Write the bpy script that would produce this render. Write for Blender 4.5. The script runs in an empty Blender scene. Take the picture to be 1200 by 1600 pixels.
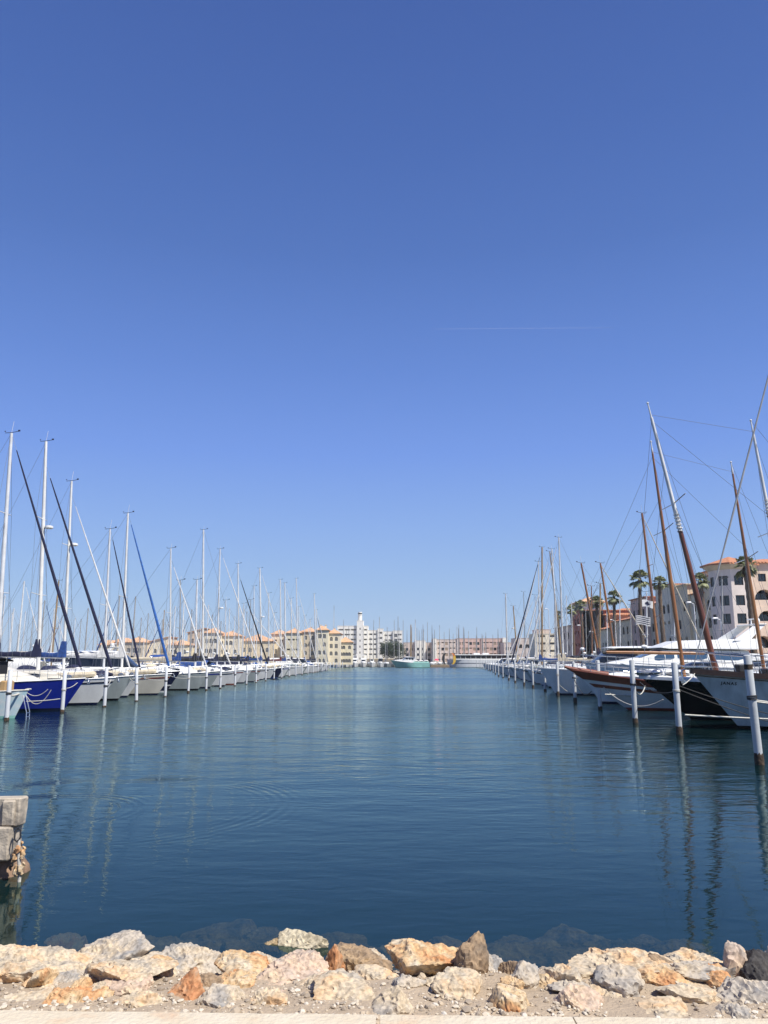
import bpy, math, random
import numpy as np
from mathutils import Vector, Matrix, noise

SC = bpy.context.scene
R = math.radians
PI = math.pi

# ------------------------------------------------------------------ camera
F = 1202.0                       # focal length in photo pixels (1200 x 1600)
TH = math.atan(232.0 / F)        # upward pitch
EYE = 2.7                        # eye above the water
cam_d = bpy.data.cameras.new("camera")
cam_d.sensor_fit = 'VERTICAL'
cam_d.sensor_height = 36.0
cam_d.lens = 36.0 * F / 1600.0
cam_d.clip_start = 0.1
cam_d.clip_end = 20000.0
cam = bpy.data.objects.new("camera", cam_d)
SC.collection.objects.link(cam)
cam.location = (0, 0, EYE)
cam.rotation_euler = (PI / 2 + TH, 0, 0)
SC.camera = cam

# ------------------------------------------------------------------ sky, sun, exposure
SUN_AZ = R(128)                  # clockwise from the view direction (+Y), so from the right
SUN_EL = R(56)
world = bpy.data.worlds.new("World")
SC.world = world
world.use_nodes = True
wn = world.node_tree.nodes
wl = world.node_tree.links
for n in list(wn):
    wn.remove(n)
w_out = wn.new('ShaderNodeOutputWorld')
w_bg = wn.new('ShaderNodeBackground')
w_sky = wn.new('ShaderNodeTexSky')
w_sky.sky_type = 'NISHITA'
w_sky.sun_disc = False
w_sky.sun_elevation = SUN_EL
w_sky.sun_rotation = SUN_AZ
w_sky.altitude = 0
w_sky.air_density = 1.0
w_sky.dust_density = 0.35
w_sky.ozone_density = 2.2
w_hs = wn.new('ShaderNodeHueSaturation')
w_hs.inputs['Hue'].default_value = 0.512
w_hs.inputs['Saturation'].default_value = 1.02
w_hs.inputs['Value'].default_value = 1.0
wl.new(w_sky.outputs[0], w_hs.inputs['Color'])
# clear maritime air: the sky's own colour blended with a blue that pales towards the horizon
w_tc = wn.new('ShaderNodeTexCoord'); w_sp = wn.new('ShaderNodeSeparateXYZ'); w_rp = wn.new('ShaderNodeValToRGB')
wl.new(w_tc.outputs['Generated'], w_sp.inputs[0]); wl.new(w_sp.outputs['Z'], w_rp.inputs[0])
SKYR = [(0.0, (168, 198, 233)), (.09, (153, 189, 236)), (.17, (139, 177, 240)), (.26, (119, 159, 239)), (.36, (102, 142, 222)), (.49, (83, 121, 197)), (.60, (73, 109, 185)), (.72, (65, 98, 173)), (1.0, (48, 74, 140))]
while len(w_rp.color_ramp.elements) < len(SKYR): w_rp.color_ramp.elements.new(.5)
SKYK = 8.0
for el_, (p_, c_) in zip(w_rp.color_ramp.elements, SKYR):
    el_.position = p_; el_.color = tuple(((v / 255 + .055) / 1.055) ** 2.4 for v in c_) + (1,)
w_ml = wn.new('ShaderNodeVectorMath'); w_ml.operation = 'SCALE'; w_ml.inputs['Scale'].default_value = SKYK
wl.new(w_rp.outputs[0], w_ml.inputs[0])
w_mx = wn.new('ShaderNodeMix'); w_mx.data_type = 'RGBA'; w_mx.inputs[0].default_value = .85
wl.new(w_hs.outputs[0], w_mx.inputs[6]); wl.new(w_ml.outputs[0], w_mx.inputs[7])
wl.new(w_mx.outputs[2], w_bg.inputs['Color'])
w_bg.inputs['Strength'].default_value = 0.095
wl.new(w_bg.outputs[0], w_out.inputs['Surface'])

sun_d = bpy.data.lights.new("sun", 'SUN')
sun_d.energy = 5.0
sun_d.angle = R(0.53)
sun_d.color = (1.0, 0.955, 0.88)
sun = bpy.data.objects.new("sun", sun_d)
SC.collection.objects.link(sun)
sdir = Vector((math.sin(SUN_AZ) * math.cos(SUN_EL), math.cos(SUN_AZ) * math.cos(SUN_EL), math.sin(SUN_EL)))
sun.rotation_euler = (-sdir).to_track_quat('-Z', 'Y').to_euler()
sun.location = (30, -10, 60)

SC.view_settings.view_transform = 'Standard'
SC.view_settings.look = 'None'
SC.view_settings.exposure = 0.36
SC.view_settings.gamma = 1.0
SC.view_settings.use_curve_mapping = False
SC.render.engine = 'CYCLES'
SC.cycles.max_bounces = 6
SC.cycles.transparent_max_bounces = 8
SC.cycles.caustics_reflective = False
SC.cycles.caustics_refractive = False

# ------------------------------------------------------------------ helpers
def ray(px, py):
    a = (px - 600.0) / F
    b = (800.0 - py) / F
    return Vector((a, math.cos(TH) - math.sin(TH) * b, math.sin(TH) + math.cos(TH) * b))

def P(px, py, Y):
    """point seen at photo pixel (px, py) that lies Y metres ahead"""
    d = ray(px, py)
    d = d * (Y / d.y)
    return Vector((d.x, d.y, d.z + EYE))

def G(px, py, z=0.0):
    d = ray(px, py)
    s = (z - EYE) / d.z
    return Vector((d.x * s, d.y * s, z))

def XP(px, Y):
    return P(px, 1032, Y).x

ORD = ("first second third fourth fifth sixth seventh eighth ninth tenth eleventh twelfth thirteenth fourteenth fifteenth "
       "sixteenth seventeenth eighteenth nineteenth twentieth").split()
def ordinal(n):
    """1 -> first ... 49 -> forty-ninth"""
    if n <= 20:
        return ORD[n - 1]
    tens = {2: ("twenty", "twentieth"), 3: ("thirty", "thirtieth"), 4: ("forty", "fortieth"), 5: ("fifty", "fiftieth"), 6: ("sixty", "sixtieth")}[n // 10]
    return tens[1] if n % 10 == 0 else tens[0] + "-" + ORD[n % 10 - 1]

def link(o, parent=None):
    SC.collection.objects.link(o)
    if parent is not None:
        o.parent = parent
    return o

def tag(o, label=None, cat=None, group=None, kind=None):
    if label: o["label"] = label
    if cat: o["category"] = cat
    if group: o["group"] = group
    if kind: o["kind"] = kind
    return o

def empty(name, loc=(0, 0, 0), rz=0.0, label=None, cat=None, group=None):
    o = bpy.data.objects.new(name, None)
    o.empty_display_size = 0.3
    link(o)
    o.location = loc
    o.rotation_euler = (0, 0, rz)
    return tag(o, label, cat, group)

class MB:
    """collects shapes and links them as one mesh object"""
    def __init__(s):
        s.v = []; s.f = []; s.m = []; s.cur = 0
    def add(s, vs, fs):
        o = len(s.v)
        s.v.extend([tuple(p) for p in vs])
        for f in fs:
            s.f.append([i + o for i in f]); s.m.append(s.cur)
    def quad(s, a, b, c, d):
        s.add([a, b, c, d], [(0, 1, 2, 3)])
    def box(s, c, size, rz=0.0, bev=0.0):
        hx, hy, hz = size[0] / 2, size[1] / 2, size[2] / 2
        cs, sn = math.cos(rz), math.sin(rz)
        def T(x, y, z):
            return (c[0] + x * cs - y * sn, c[1] + x * sn + y * cs, c[2] + z)
        if bev <= 0:
            vs = [T(x, y, z) for z in (-hz, hz) for y in (-hy, hy) for x in (-hx, hx)]
            s.add(vs, [(0, 2, 3, 1), (4, 5, 7, 6), (0, 1, 5, 4), (2, 6, 7, 3), (0, 4, 6, 2), (1, 3, 7, 5)])
        else:
            b = min(bev, hx * .9, hy * .9, hz * .9)
            rings = []
            for (z, k) in ((-hz, b), (-hz + b, 0), (hz - b, 0), (hz, b)):
                x, y = hx - k, hy - k
                e = b * 0.7
                pts = [(-x, -y + e), (-x + e, -y), (x - e, -y), (x, -y + e), (x, y - e), (x - e, y), (-x + e, y), (-x, y - e)]
                rings.append([T(px, py, z) for px, py in pts])
            s.loft(rings, True, True, True)
    def loft(s, rings, closed=True, cap0=False, cap1=False):
        n = len(rings[0]); o = len(s.v)
        for r in rings:
            s.v.extend([tuple(p) for p in r])
        m = n if closed else n - 1
        for i in range(len(rings) - 1):
            for j in range(m):
                a = o + i * n + j; b = o + i * n + (j + 1) % n
                s.f.append([a, b, b + n, a + n]); s.m.append(s.cur)
        if cap0: s.f.append([o + j for j in range(n)][::-1]); s.m.append(s.cur)
        if cap1: s.f.append([o + (len(rings) - 1) * n + j for j in range(n)]); s.m.append(s.cur)
    def tube(s, pts, r, n=6, cap=True, flat=1.0):
        pts = [Vector(p) for p in pts]
        k = len(pts)
        rr = r if isinstance(r, (list, tuple)) else [r] * k
        rings = []
        up = None
        for i, p in enumerate(pts):
            d = (pts[min(i + 1, k - 1)] - pts[max(i - 1, 0)])
            if d.length < 1e-9: d = Vector((0, 0, 1))
            d.normalize()
            if up is None:
                up = Vector((0, 0, 1)) if abs(d.z) < .9 else Vector((1, 0, 0))
            a = d.cross(up)
            if a.length < 1e-6: a = d.orthogonal()
            a.normalize(); b = a.cross(d).normalized(); up = b
            rings.append([p + a * (math.cos(2 * PI * j / n) * rr[i]) + b * (math.sin(2 * PI * j / n) * rr[i] * flat) for j in range(n)])
        s.loft(rings, True, cap, cap)
    def ball(s, c, r, n=8, m=6, sq=(1, 1, 1)):
        rings = []
        for i in range(m + 1):
            a = PI * i / m
            q = max(math.sin(a), 0.02)
            rings.append([(c[0] + sq[0] * r * q * math.cos(2 * PI * j / n), c[1] + sq[1] * r * q * math.sin(2 * PI * j / n), c[2] - sq[2] * r * math.cos(a)) for j in range(n)])
        s.loft(rings, True, True, True)
    def build(s, name, mat, parent=None, smooth=True, ang=38, loc=None):
        if not s.v: return None
        me = bpy.data.meshes.new(name)
        me.from_pydata(s.v, [], s.f)
        mats = mat if isinstance(mat, (list, tuple)) else [mat]
        for q in mats: me.materials.append(q)
        if len(mats) > 1:
            me.polygons.foreach_set('material_index', s.m)
        if smooth:
            me.shade_smooth()
            me.set_sharp_from_angle(angle=R(ang))
        me.update()
        o = bpy.data.objects.new(name, me)
        link(o, parent)
        if loc is not None: o.location = loc
        return o

def lerp(a, b, t): return a + (b - a) * t

# ------------------------------------------------------------------ materials
def mat(name, col, rough=0.5, metal=0.0, var=0.12, scale=2.0, bump=0.0, bscale=8.0, spec=0.5, col2=None, coat=0.0, streak=0.0):
    m = bpy.data.materials.new(name)
    m.use_nodes = True
    nt = m.node_tree; N = nt.nodes; L = nt.links
    b = N['Principled BSDF']
    b.inputs['Roughness'].default_value = rough
    b.inputs['Metallic'].default_value = metal
    b.inputs['Specular IOR Level'].default_value = spec
    b.inputs['Coat Weight'].default_value = coat
    tc = N.new('ShaderNodeTexCoord')
    c1 = tuple(col) + (1,)
    if var > 0 or col2:
        nz = N.new('ShaderNodeTexNoise'); nz.inputs['Scale'].default_value = scale
        nz.inputs['Detail'].default_value = 6; nz.inputs['Roughness'].default_value = 0.6
        if streak:
            mp = N.new('ShaderNodeMapping'); mp.inputs['Scale'].default_value = (1, 1, streak)
            L.new(tc.outputs['Object'], mp.inputs[0]); L.new(mp.outputs[0], nz.inputs['Vector'])
        else:
            L.new(tc.outputs['Object'], nz.inputs['Vector'])
        rp = N.new('ShaderNodeValToRGB')
        rp.color_ramp.elements[0].position = 0.34; rp.color_ramp.elements[1].position = 0.66
        c2 = tuple(col2) if col2 else tuple(max(0, x * (1 - 2 * var)) for x in col)
        rp.color_ramp.elements[0].color = c2 + (1,)
        rp.color_ramp.elements[1].color = tuple(min(1, x * (1 + (0 if col2 else var * .5))) for x in col) + (1,)
        L.new(nz.outputs['Fac'], rp.inputs[0])
        L.new(rp.outputs[0], b.inputs['Base Color'])
    else:
        b.inputs['Base Color'].default_value = c1
    if bump > 0:
        n2 = N.new('ShaderNodeTexNoise'); n2.inputs['Scale'].default_value = bscale; n2.inputs['Detail'].default_value = 8
        L.new(tc.outputs['Object'], n2.inputs['Vector'])
        bp = N.new('ShaderNodeBump'); bp.inputs['Strength'].default_value = 1.0; bp.inputs['Distance'].default_value = bump
        L.new(n2.outputs['Fac'], bp.inputs['Height']); L.new(bp.outputs[0], b.inputs['Normal'])
    return m

M = {}
M['white'] = mat('white_gelcoat', (.82, .82, .79), .3, var=.07, scale=1.6, streak=.4)
M['cream'] = mat('cream_gelcoat', (.68, .64, .54), .35, var=.06, scale=1.2)
M['grey'] = mat('grey_gelcoat', (.38, .42, .41), .3, var=.10, scale=1.6, streak=.4)
M['blue'] = mat('cobalt_paint', (.012, .028, .30), .22, var=.08, scale=1.0)
M['navy'] = mat('navy_paint', (.008, .012, .045), .2, var=.1, scale=1.0)
M['black'] = mat('black_paint', (.006, .006, .007), .16, var=.1, scale=1.0)
M['teal'] = mat('turquoise_paint', (.36, .70, .60), .35, var=.1, scale=1.0)
M['janas'] = mat('off_white_enamel', (.56, .60, .58), .2, var=.14, scale=2.2, streak=.45)
M['redwood'] = mat('red_brown_paint', (.24, .07, .04), .4, var=.15, scale=3)
M['oxide'] = mat('oxide_red_antifoul', (.26, .045, .02), .6, var=.2, scale=3)
M['mottled'] = mat('patched_pale_blue_white_paint', (.74, .77, .76), .6, scale=3.4, col2=(.48, .68, .74))
M['deck'] = mat('deck_nonslip', (.62, .61, .56), .6, var=.10, scale=3)
M['teak'] = mat('weathered_teak', (.30, .22, .14), .7, var=.2, scale=6)
M['alu'] = mat('anodised_mast', (.74, .74, .73), .4, metal=.1, var=.08, scale=1.5)
M['alud'] = mat('dull_mast', (.40, .39, .37), .5, metal=.2, var=.12, scale=1.5)
M['mastwhite'] = mat('white_mast_paint', (.75, .74, .70), .4, var=.08, scale=1.5)
M['mastwood'] = mat('varnished_spar', (.34, .15, .045), .35, scale=2.5, col2=(.22, .085, .03), streak=.2, coat=.3)
M['mastwood2'] = mat('dark_varnished_spar', (.19, .06, .028), .35, scale=2.5, col2=(.11, .035, .018), streak=.2, coat=.3)
M['masttan'] = mat('tan_mast_paint', (.42, .27, .12), .5, var=.12, scale=2, streak=.3)
M['steel'] = mat('stainless_tube', (.6, .6, .6), .25, metal=.9, var=.05)
M['wire'] = mat('rigging_wire', (.16, .17, .19), .5, metal=.3, var=.0)
M['dark'] = mat('black_fitting', (.02, .02, .022), .5, var=.1)
M['glass'] = mat('tinted_glass', (.012, .016, .02), .06, var=0, spec=.8)
M['bluewin'] = mat('blue_tinted_glass', (.05, .10, .17), .06, var=0, spec=.8)
M['navycloth'] = mat('navy_canvas', (.012, .016, .055), .85, var=.25, scale=5, bump=.01, bscale=6)
M['bluecloth'] = mat('royal_blue_canvas', (.02, .07, .26), .85, var=.2, scale=5, bump=.01, bscale=6)
M['lightblue'] = mat('bright_blue_canvas', (.03, .13, .42), .8, var=.2, scale=5)
M['blackcloth'] = mat('black_canvas', (.012, .013, .018), .85, var=.25, scale=5, bump=.01, bscale=6)
M['greencloth'] = mat('dark_green_canvas', (.012, .05, .035), .85, var=.25, scale=5)
M['whitecloth'] = mat('white_canvas', (.70, .69, .66), .8, var=.1, scale=4, bump=.01, bscale=6)
M['creamcloth'] = mat('cream_canvas', (.62, .54, .40), .8, var=.12, scale=4, bump=.01, bscale=6)
M['burgundy'] = mat('burgundy_canvas', (.14, .02, .02), .85, var=.2, scale=5)
M['coral'] = mat('coral_tarpaulin', (.72, .11, .05), .8, var=.15, scale=3)
M['pink'] = mat('pink_cloth', (.85, .06, .14), .8, var=.1)
M['orange'] = mat('orange_float', (.75, .22, .04), .5, var=.1)
M['yellow'] = mat('yellow_float', (.80, .50, .05), .5, var=.1)
M['rope'] = mat('pale_rope', (.55, .53, .47), .9, var=.15, scale=20, bump=.004, bscale=60)
M['ropedark'] = mat('dark_rope', (.05, .05, .05), .9, var=.2, scale=20)
M['post'] = mat('grey_white_post', (.56, .58, .58), .55, var=.16, scale=1.6, bump=.002, bscale=12, streak=.3)
M['postL'] = mat('white_post', (.72, .74, .75), .55, var=.12, scale=1.6, bump=.002, bscale=12, streak=.3)
M['crust'] = mat('weed_and_rust_crust', (.10, .065, .04), .95, scale=14, col2=(.015, .012, .009), bump=.03, bscale=14)
M['pontoon'] = mat('concrete_pontoon', (.36, .34, .31), .9, var=.15, scale=2, bump=.01)
M['concrete'] = mat('weathered_concrete', (.56, .48, .37), .92, scale=3.5, col2=(.30, .26, .21), bump=.03, bscale=9)
M['concrete_dark'] = mat('stained_concrete', (.30, .27, .22), .95, scale=4, col2=(.12, .10, .08), bump=.04, bscale=10)
M['rustpile'] = mat('rusty_pile', (.30, .19, .12), .95, scale=5, col2=(.10, .07, .05), bump=.03, bscale=10)
M['trunk'] = mat('palm_trunk_bark', (.17, .12, .08), .95, var=.25, scale=6, bump=.05, bscale=10)
M['bark'] = mat('tree_bark', (.12, .09, .06), .95, var=.25, scale=6, bump=.03)
def leafmat(name, c, c2):
    m = mat(name, c, .6, scale=1.3, col2=c2)
    return m
M['palm'] = leafmat('palm_leaf', (.30, .31, .15), (.15, .17, .075))
M['palmdead'] = leafmat('dry_palm_leaf', (.26, .19, .11), (.14, .10, .06))
M['leaf'] = leafmat('tree_leaf', (.05, .075, .028), (.02, .035, .015))
M['leaf2'] = leafmat('shrub_leaf', (.10, .12, .05), (.045, .06, .025))
M['skin'] = mat('skin', (.45, .27, .18), .6, var=.05)
M['letters'] = mat('black_lettering', (.006, .006, .006), .5, var=0)
M['lampwhite'] = mat('lamp_white', (.75, .75, .75), .4, var=.03)
# facades
M['f_cream'] = mat('cream_render', (0.78, 0.66, 0.46), .9, var=.10, scale=.6)
M['f_cream2'] = mat('pale_cream_render', (0.8, 0.72, 0.56), .9, var=.08, scale=.6)
M['f_yellow'] = mat('yellow_render', (0.82, 0.74, 0.54), .9, var=.10, scale=.6)
M['f_white'] = mat('white_render', (0.84, 0.81, 0.73), .9, var=.06, scale=.5)
M['f_grey'] = mat('grey_beige_and_shade_render', (0.6, 0.52, 0.4), .9, var=.10, scale=.6)  # plain grey-beige walls, and shade painted onto some of the left flats
M['f_pinkcream'] = mat('pink_cream_render', (0.76, 0.6, 0.47), .9, var=.08, scale=.6)
M['f_lilac'] = mat('pale_pink_render', (0.76, 0.67, 0.6), .9, var=.06, scale=.6)
M['f_red'] = mat('dark_red_render', (0.44, 0.15, 0.1), .9, var=.12, scale=.6)
M['f_coral'] = mat('coral_render', (0.7, 0.29, 0.17), .9, var=.10, scale=.6)
M['f_rose'] = mat('faded_rose_render', (0.66, 0.46, 0.38), .9, var=.10, scale=.5)
M['f_rose2'] = mat('rose_grey_render', (0.64, 0.54, 0.47), .9, var=.10, scale=.5)
M['f_green'] = mat('sage_render', (.24, .27, .20), .9, var=.10, scale=.6)
M['f_shutter'] = mat('green_shutter', (.02, .16, .06), .6, var=.05)
M['glassfar'] = mat('reflecting_far_glass', (.10, .11, .12), .15, var=0)
M['winframe'] = mat('dark_window_frame', (.03, .025, .022), .5, var=.05)
M['winframe_w'] = mat('pale_window_frame', (.5, .47, .42), .5, var=.05)
M['blind'] = mat('tan_blind', (.36, .27, .19), .8, var=.12, scale=.7)
def tile_mat(name, c, c2):
    m = mat(name, c, .85, scale=1.6, col2=c2)
    nt = m.node_tree; N = nt.nodes; L = nt.links
    wv = N.new('ShaderNodeTexWave'); wv.inputs['Scale'].default_value = 1.2; wv.bands_direction = 'DIAGONAL'
    tc = N.new('ShaderNodeTexCoord'); L.new(tc.outputs['Object'], wv.inputs['Vector'])
    bp = N.new('ShaderNodeBump'); bp.inputs['Distance'].default_value = .08
    L.new(wv.outputs['Fac'], bp.inputs['Height']); L.new(bp.outputs[0], N['Principled BSDF'].inputs['Normal'])
    return m
M['tile'] = tile_mat('orange_roof_tile', (.60, .27, .14), (.42, .17, .09))
M['tilepale'] = tile_mat('pale_orange_roof_tile', (.72, .46, .28), (.58, .33, .19))

def rockmat(name, c, c2, c3):
    m = bpy.data.materials.new(name); m.use_nodes = True
    N = m.node_tree.nodes; L = m.node_tree.links; b = N['Principled BSDF']
    b.inputs['Roughness'].default_value = .92
    b.inputs['Specular IOR Level'].default_value = .25
    tc = N.new('ShaderNodeTexCoord')
    oi = N.new('ShaderNodeObjectInfo')
    ad = N.new('ShaderNodeVectorMath'); ad.operation = 'ADD'
    sc = N.new('ShaderNodeMath'); sc.operation = 'MULTIPLY'; sc.inputs[1].default_value = 37
    L.new(oi.outputs['Random'], sc.inputs[0]); L.new(tc.outputs['Object'], ad.inputs[0]); L.new(sc.outputs[0], ad.inputs[1])
    n1 = N.new('ShaderNodeTexNoise'); n1.inputs['Scale'].default_value = 4.5; n1.inputs['Detail'].default_value = 10; n1.inputs['Roughness'].default_value = .62
    n1.inputs['Distortion'].default_value = .6
    L.new(ad.outputs[0], n1.inputs['Vector'])
    r1 = N.new('ShaderNodeValToRGB')
    e = r1.color_ramp.elements
    e[0].position = .36; e[0].color = tuple(c2) + (1,)
    e[1].position = .50; e[1].color = tuple(c) + (1,)
    q = e.new(.64); q.color = tuple(c3) + (1,)
    L.new(n1.outputs['Fac'], r1.inputs[0])
    n3 = N.new('ShaderNodeTexNoise'); n3.inputs['Scale'].default_value = 42; n3.inputs['Detail'].default_value = 6
    L.new(ad.outputs[0], n3.inputs['Vector'])
    r3 = N.new('ShaderNodeValToRGB'); r3.color_ramp.elements[0].position = .35; r3.color_ramp.elements[0].color = (.62, .60, .57, 1)
    r3.color_ramp.elements[1].position = .58; r3.color_ramp.elements[1].color = (1.08, 1.06, 1.02, 1)
    L.new(n3.outputs['Fac'], r3.inputs[0])
    mx = N.new('ShaderNodeMix'); mx.data_type = 'RGBA'; mx.blend_type = 'MULTIPLY'; mx.inputs[0].default_value = .85
    L.new(r1.outputs[0], mx.inputs[6]); L.new(r3.outputs[0], mx.inputs[7]); L.new(mx.outputs[2], b.inputs['Base Color'])
    n2 = N.new('ShaderNodeTexNoise'); n2.noise_type = 'RIDGED_MULTIFRACTAL'; n2.inputs['Scale'].default_value = 7; n2.inputs['Detail'].default_value = 9; n2.inputs['Roughness'].default_value = .62
    L.new(ad.outputs[0], n2.inputs['Vector'])
    bp = N.new('ShaderNodeBump'); bp.inputs['Distance'].default_value = .018; bp.inputs['Strength'].default_value = .9; bp.invert = True
    L.new(n2.outputs['Fac'], bp.inputs['Height']); L.new(bp.outputs[0], b.inputs['Normal'])
    return m
M['r_cream'] = rockmat('cream_limestone', (0.540, 0.450, 0.327), (0.385, 0.344, 0.286), (0.573, 0.385, 0.221))
M['r_pink'] = rockmat('pinkish_limestone', (0.540, 0.409, 0.311), (0.409, 0.352, 0.303), (0.556, 0.442, 0.303))
M['r_orange'] = rockmat('orange_limestone', (0.556, 0.392, 0.221), (0.508, 0.450, 0.352), (0.491, 0.246, 0.114))
M['r_red'] = rockmat('rust_red_limestone', (0.474, 0.246, 0.123), (0.442, 0.360, 0.270), (0.344, 0.131, 0.058))
M['r_grey'] = rockmat('grey_limestone', (0.442, 0.392, 0.327), (0.270, 0.262, 0.254), (0.524, 0.433, 0.311))
M['r_brown'] = rockmat('brown_rock', (0.295, 0.213, 0.140), (0.180, 0.147, 0.114), (0.377, 0.270, 0.164))
M['r_black'] = rockmat('dark_basalt', (.055, .052, .052), (.03, .03, .032), (.085, .08, .075))
M['r_wet'] = rockmat('algae_covered_rock', (.28, .20, .11), (.11, .09, .06), (.42, .33, .20))
M['r_pale'] = rockmat('barnacled_rock', (.50, .44, .32), (.20, .17, .12), (.62, .56, .42))

# ground of the bank
m = mat('packed_sandy_gravel', (.45, .355, .25), .97, scale=3.5, col2=(.33, .26, .185), bump=.012, bscale=45)
M['bank'] = m
def pebblemat():
    m = bpy.data.materials.new('pebbles'); m.use_nodes = True
    N = m.node_tree.nodes; L = m.node_tree.links; b = N['Principled BSDF']
    b.inputs['Roughness'].default_value = .9
    g = N.new('ShaderNodeNewGeometry'); r = N.new('ShaderNodeValToRGB')
    e = r.color_ramp.elements
    e[0].color = (.24, .20, .16, 1); e[1].color = (.62, .56, .47, 1); q = e.new(.4); q.color = (.48, .39, .28, 1); q = e.new(.7); q.color = (.52, .45, .35, 1)
    L.new(g.outputs['Random Per Island'], r.inputs[0]); L.new(r.outputs[0], b.inputs['Base Color'])
    return m
M['pebble'] = pebblemat()
M['kerb'] = mat('pale_kerb_stone', (.56, .46, .33), .9, scale=3.0, col2=(.62, .38, .22), bump=.008, bscale=40)
def kerb_fix():
    m = M['kerb']; rp = [n for n in m.node_tree.nodes if n.type == 'VALTORGB'][0]
    e = rp.color_ramp.elements
    e[0].position = .30; e[0].color = (.58, .43, .29, 1); e[1].position = .40; e[1].color = (.60, .51, .37, 1)
    q = e.new(.75); q.color = (.66, .60, .48, 1)
kerb_fix()
M['land'] = mat('quay_paving', (.34, .31, .27), .95, var=.12, scale=.4)
M['seabed'] = mat('silty_seabed', (.012, .028, .026), 1.0, var=.3, scale=.8)

def water_mat():
    m = bpy.data.materials.new('harbour_water'); m.use_nodes = True
    N = m.node_tree.nodes; L = m.node_tree.links
    N.remove(N['Principled BSDF']); out = N['Material Output']
    tc = N.new('ShaderNodeTexCoord')
    def nz(scale, det, sx=1, sy=1, dist=0.0):
        mp = N.new('ShaderNodeMapping'); mp.inputs['Scale'].default_value = (sx, sy, 1)
        L.new(tc.outputs['Object'], mp.inputs[0])
        n = N.new('ShaderNodeTexNoise'); n.inputs['Scale'].default_value = scale; n.inputs['Detail'].default_value = det
        n.inputs['Roughness'].default_value = .5; n.inputs['Distortion'].default_value = dist
        L.new(mp.outputs[0], n.inputs['Vector']); return n.outputs['Fac']
    def math_(op, a, b=None, clamp=False):
        n = N.new('ShaderNodeMath'); n.operation = op; n.use_clamp = clamp
        for i, x in enumerate((a, b)):
            if x is None: continue
            if isinstance(x, (int, float)): n.inputs[i].default_value = x
            else: L.new(x, n.inputs[i])
        return n.outputs[0]
    sep = N.new('ShaderNodeSeparateXYZ'); L.new(tc.outputs['Object'], sep.inputs[0])
    # wind patches: bands of rougher and smoother water
    patch = N.new('ShaderNodeMapRange'); L.new(nz(.040, 4, .5, 1.7, .4), patch.inputs[0])
    patch.inputs[1].default_value = .40; patch.inputs[2].default_value = .62; patch.inputs[3].default_value = .45; patch.inputs[4].default_value = 1.45
    far = N.new('ShaderNodeMapRange'); L.new(sep.outputs['Y'], far.inputs[0])
    far.inputs[1].default_value = 9; far.inputs[2].default_value = 42; far.inputs[3].default_value = .26; far.inputs[4].default_value = 2.1
    amp = math_('MULTIPLY', patch.outputs[0], far.outputs[0])
    h1 = math_('MULTIPLY', nz(.9, 2, .6, 1.25, .3), WAVE[0])
    h2 = math_('MULTIPLY', nz(3.6, 2, .6, 1.4, .5), WAVE[1])
    h3 = math_('MULTIPLY', nz(17, 2, .7, 1.3, .3), WAVE[2])
    h = math_('MULTIPLY', math_('ADD', math_('ADD', h1, h2), h3), amp)
    # ring ripples left of centre
    for (cx, cy, rad, wid, a) in RINGS:
        dx = math_('SUBTRACT', sep.outputs['X'], cx); dy = math_('SUBTRACT', sep.outputs['Y'], cy)
        d = math_('SQRT', math_('ADD', math_('MULTIPLY', dx, dx), math_('MULTIPLY', dy, dy)))
        s_ = math_('SINE', math_('MULTIPLY', d, 2 * PI / .20))
        e_ = math_('SUBTRACT', 1.0, math_('DIVIDE', math_('ABSOLUTE', math_('SUBTRACT', d, rad)), wid), True)
        side_ = math_('ADD', math_('MULTIPLY', math_('DIVIDE', dy, rad), .5), .55, True)
        brk = math_('MULTIPLY', math_('SUBTRACT', nz(.7, 2), .36), 4.5, True)
        h = math_('ADD', h, math_('MULTIPLY', math_('MULTIPLY', math_('MULTIPLY', math_('MULTIPLY', s_, e_), side_), brk), a))
    bp = N.new('ShaderNodeBump'); bp.inputs['Strength'].default_value = 1.0; bp.inputs['Distance'].default_value = 1.0
    L.new(h, bp.inputs['Height'])
    fr = N.new('ShaderNodeFresnel'); fr.inputs['IOR'].default_value = 1.33; L.new(bp.outputs[0], fr.inputs['Normal'])
    gl = N.new('ShaderNodeBsdfGlossy')
    rg = N.new('ShaderNodeMapRange'); L.new(sep.outputs['Y'], rg.inputs[0]); rg.inputs[1].default_value = 14; rg.inputs[2].default_value = 75; rg.inputs[3].default_value = .025; rg.inputs[4].default_value = .17
    rq = math_('MULTIPLY', rg.outputs[0], math_('ADD', math_('MULTIPLY', patch.outputs[0], .5), .5)); L.new(rq, gl.inputs['Roughness']); L.new(bp.outputs[0], gl.inputs['Normal'])
    gl.inputs['Color'].default_value = (.70, .87, .86, 1)
    di = N.new('ShaderNodeBsdfDiffuse')
    r = N.new('ShaderNodeValToRGB'); L.new(nz(.09, 3, 1, 1), r.inputs[0])
    r.color_ramp.elements[0].position = .35; r.color_ramp.elements[0].color = WCOL[0] + (1,)
    r.color_ramp.elements[1].position = .65; r.color_ramp.elements[1].color = WCOL[1] + (1,)
    L.new(r.outputs[0], di.inputs['Color'])
    tr = N.new('ShaderNodeBsdfTransparent'); tr.inputs['Color'].default_value = (.60, .64, .55, 1)
    mx = N.new('ShaderNodeMixShader'); mx.inputs[0].default_value = .46
    L.new(di.outputs[0], mx.inputs[1]); L.new(tr.outputs[0], mx.inputs[2])
    m2 = N.new('ShaderNodeMixShader'); L.new(fr.outputs[0], m2.inputs[0]); L.new(mx.outputs[0], m2.inputs[1]); L.new(gl.outputs[0], m2.inputs[2])
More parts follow.
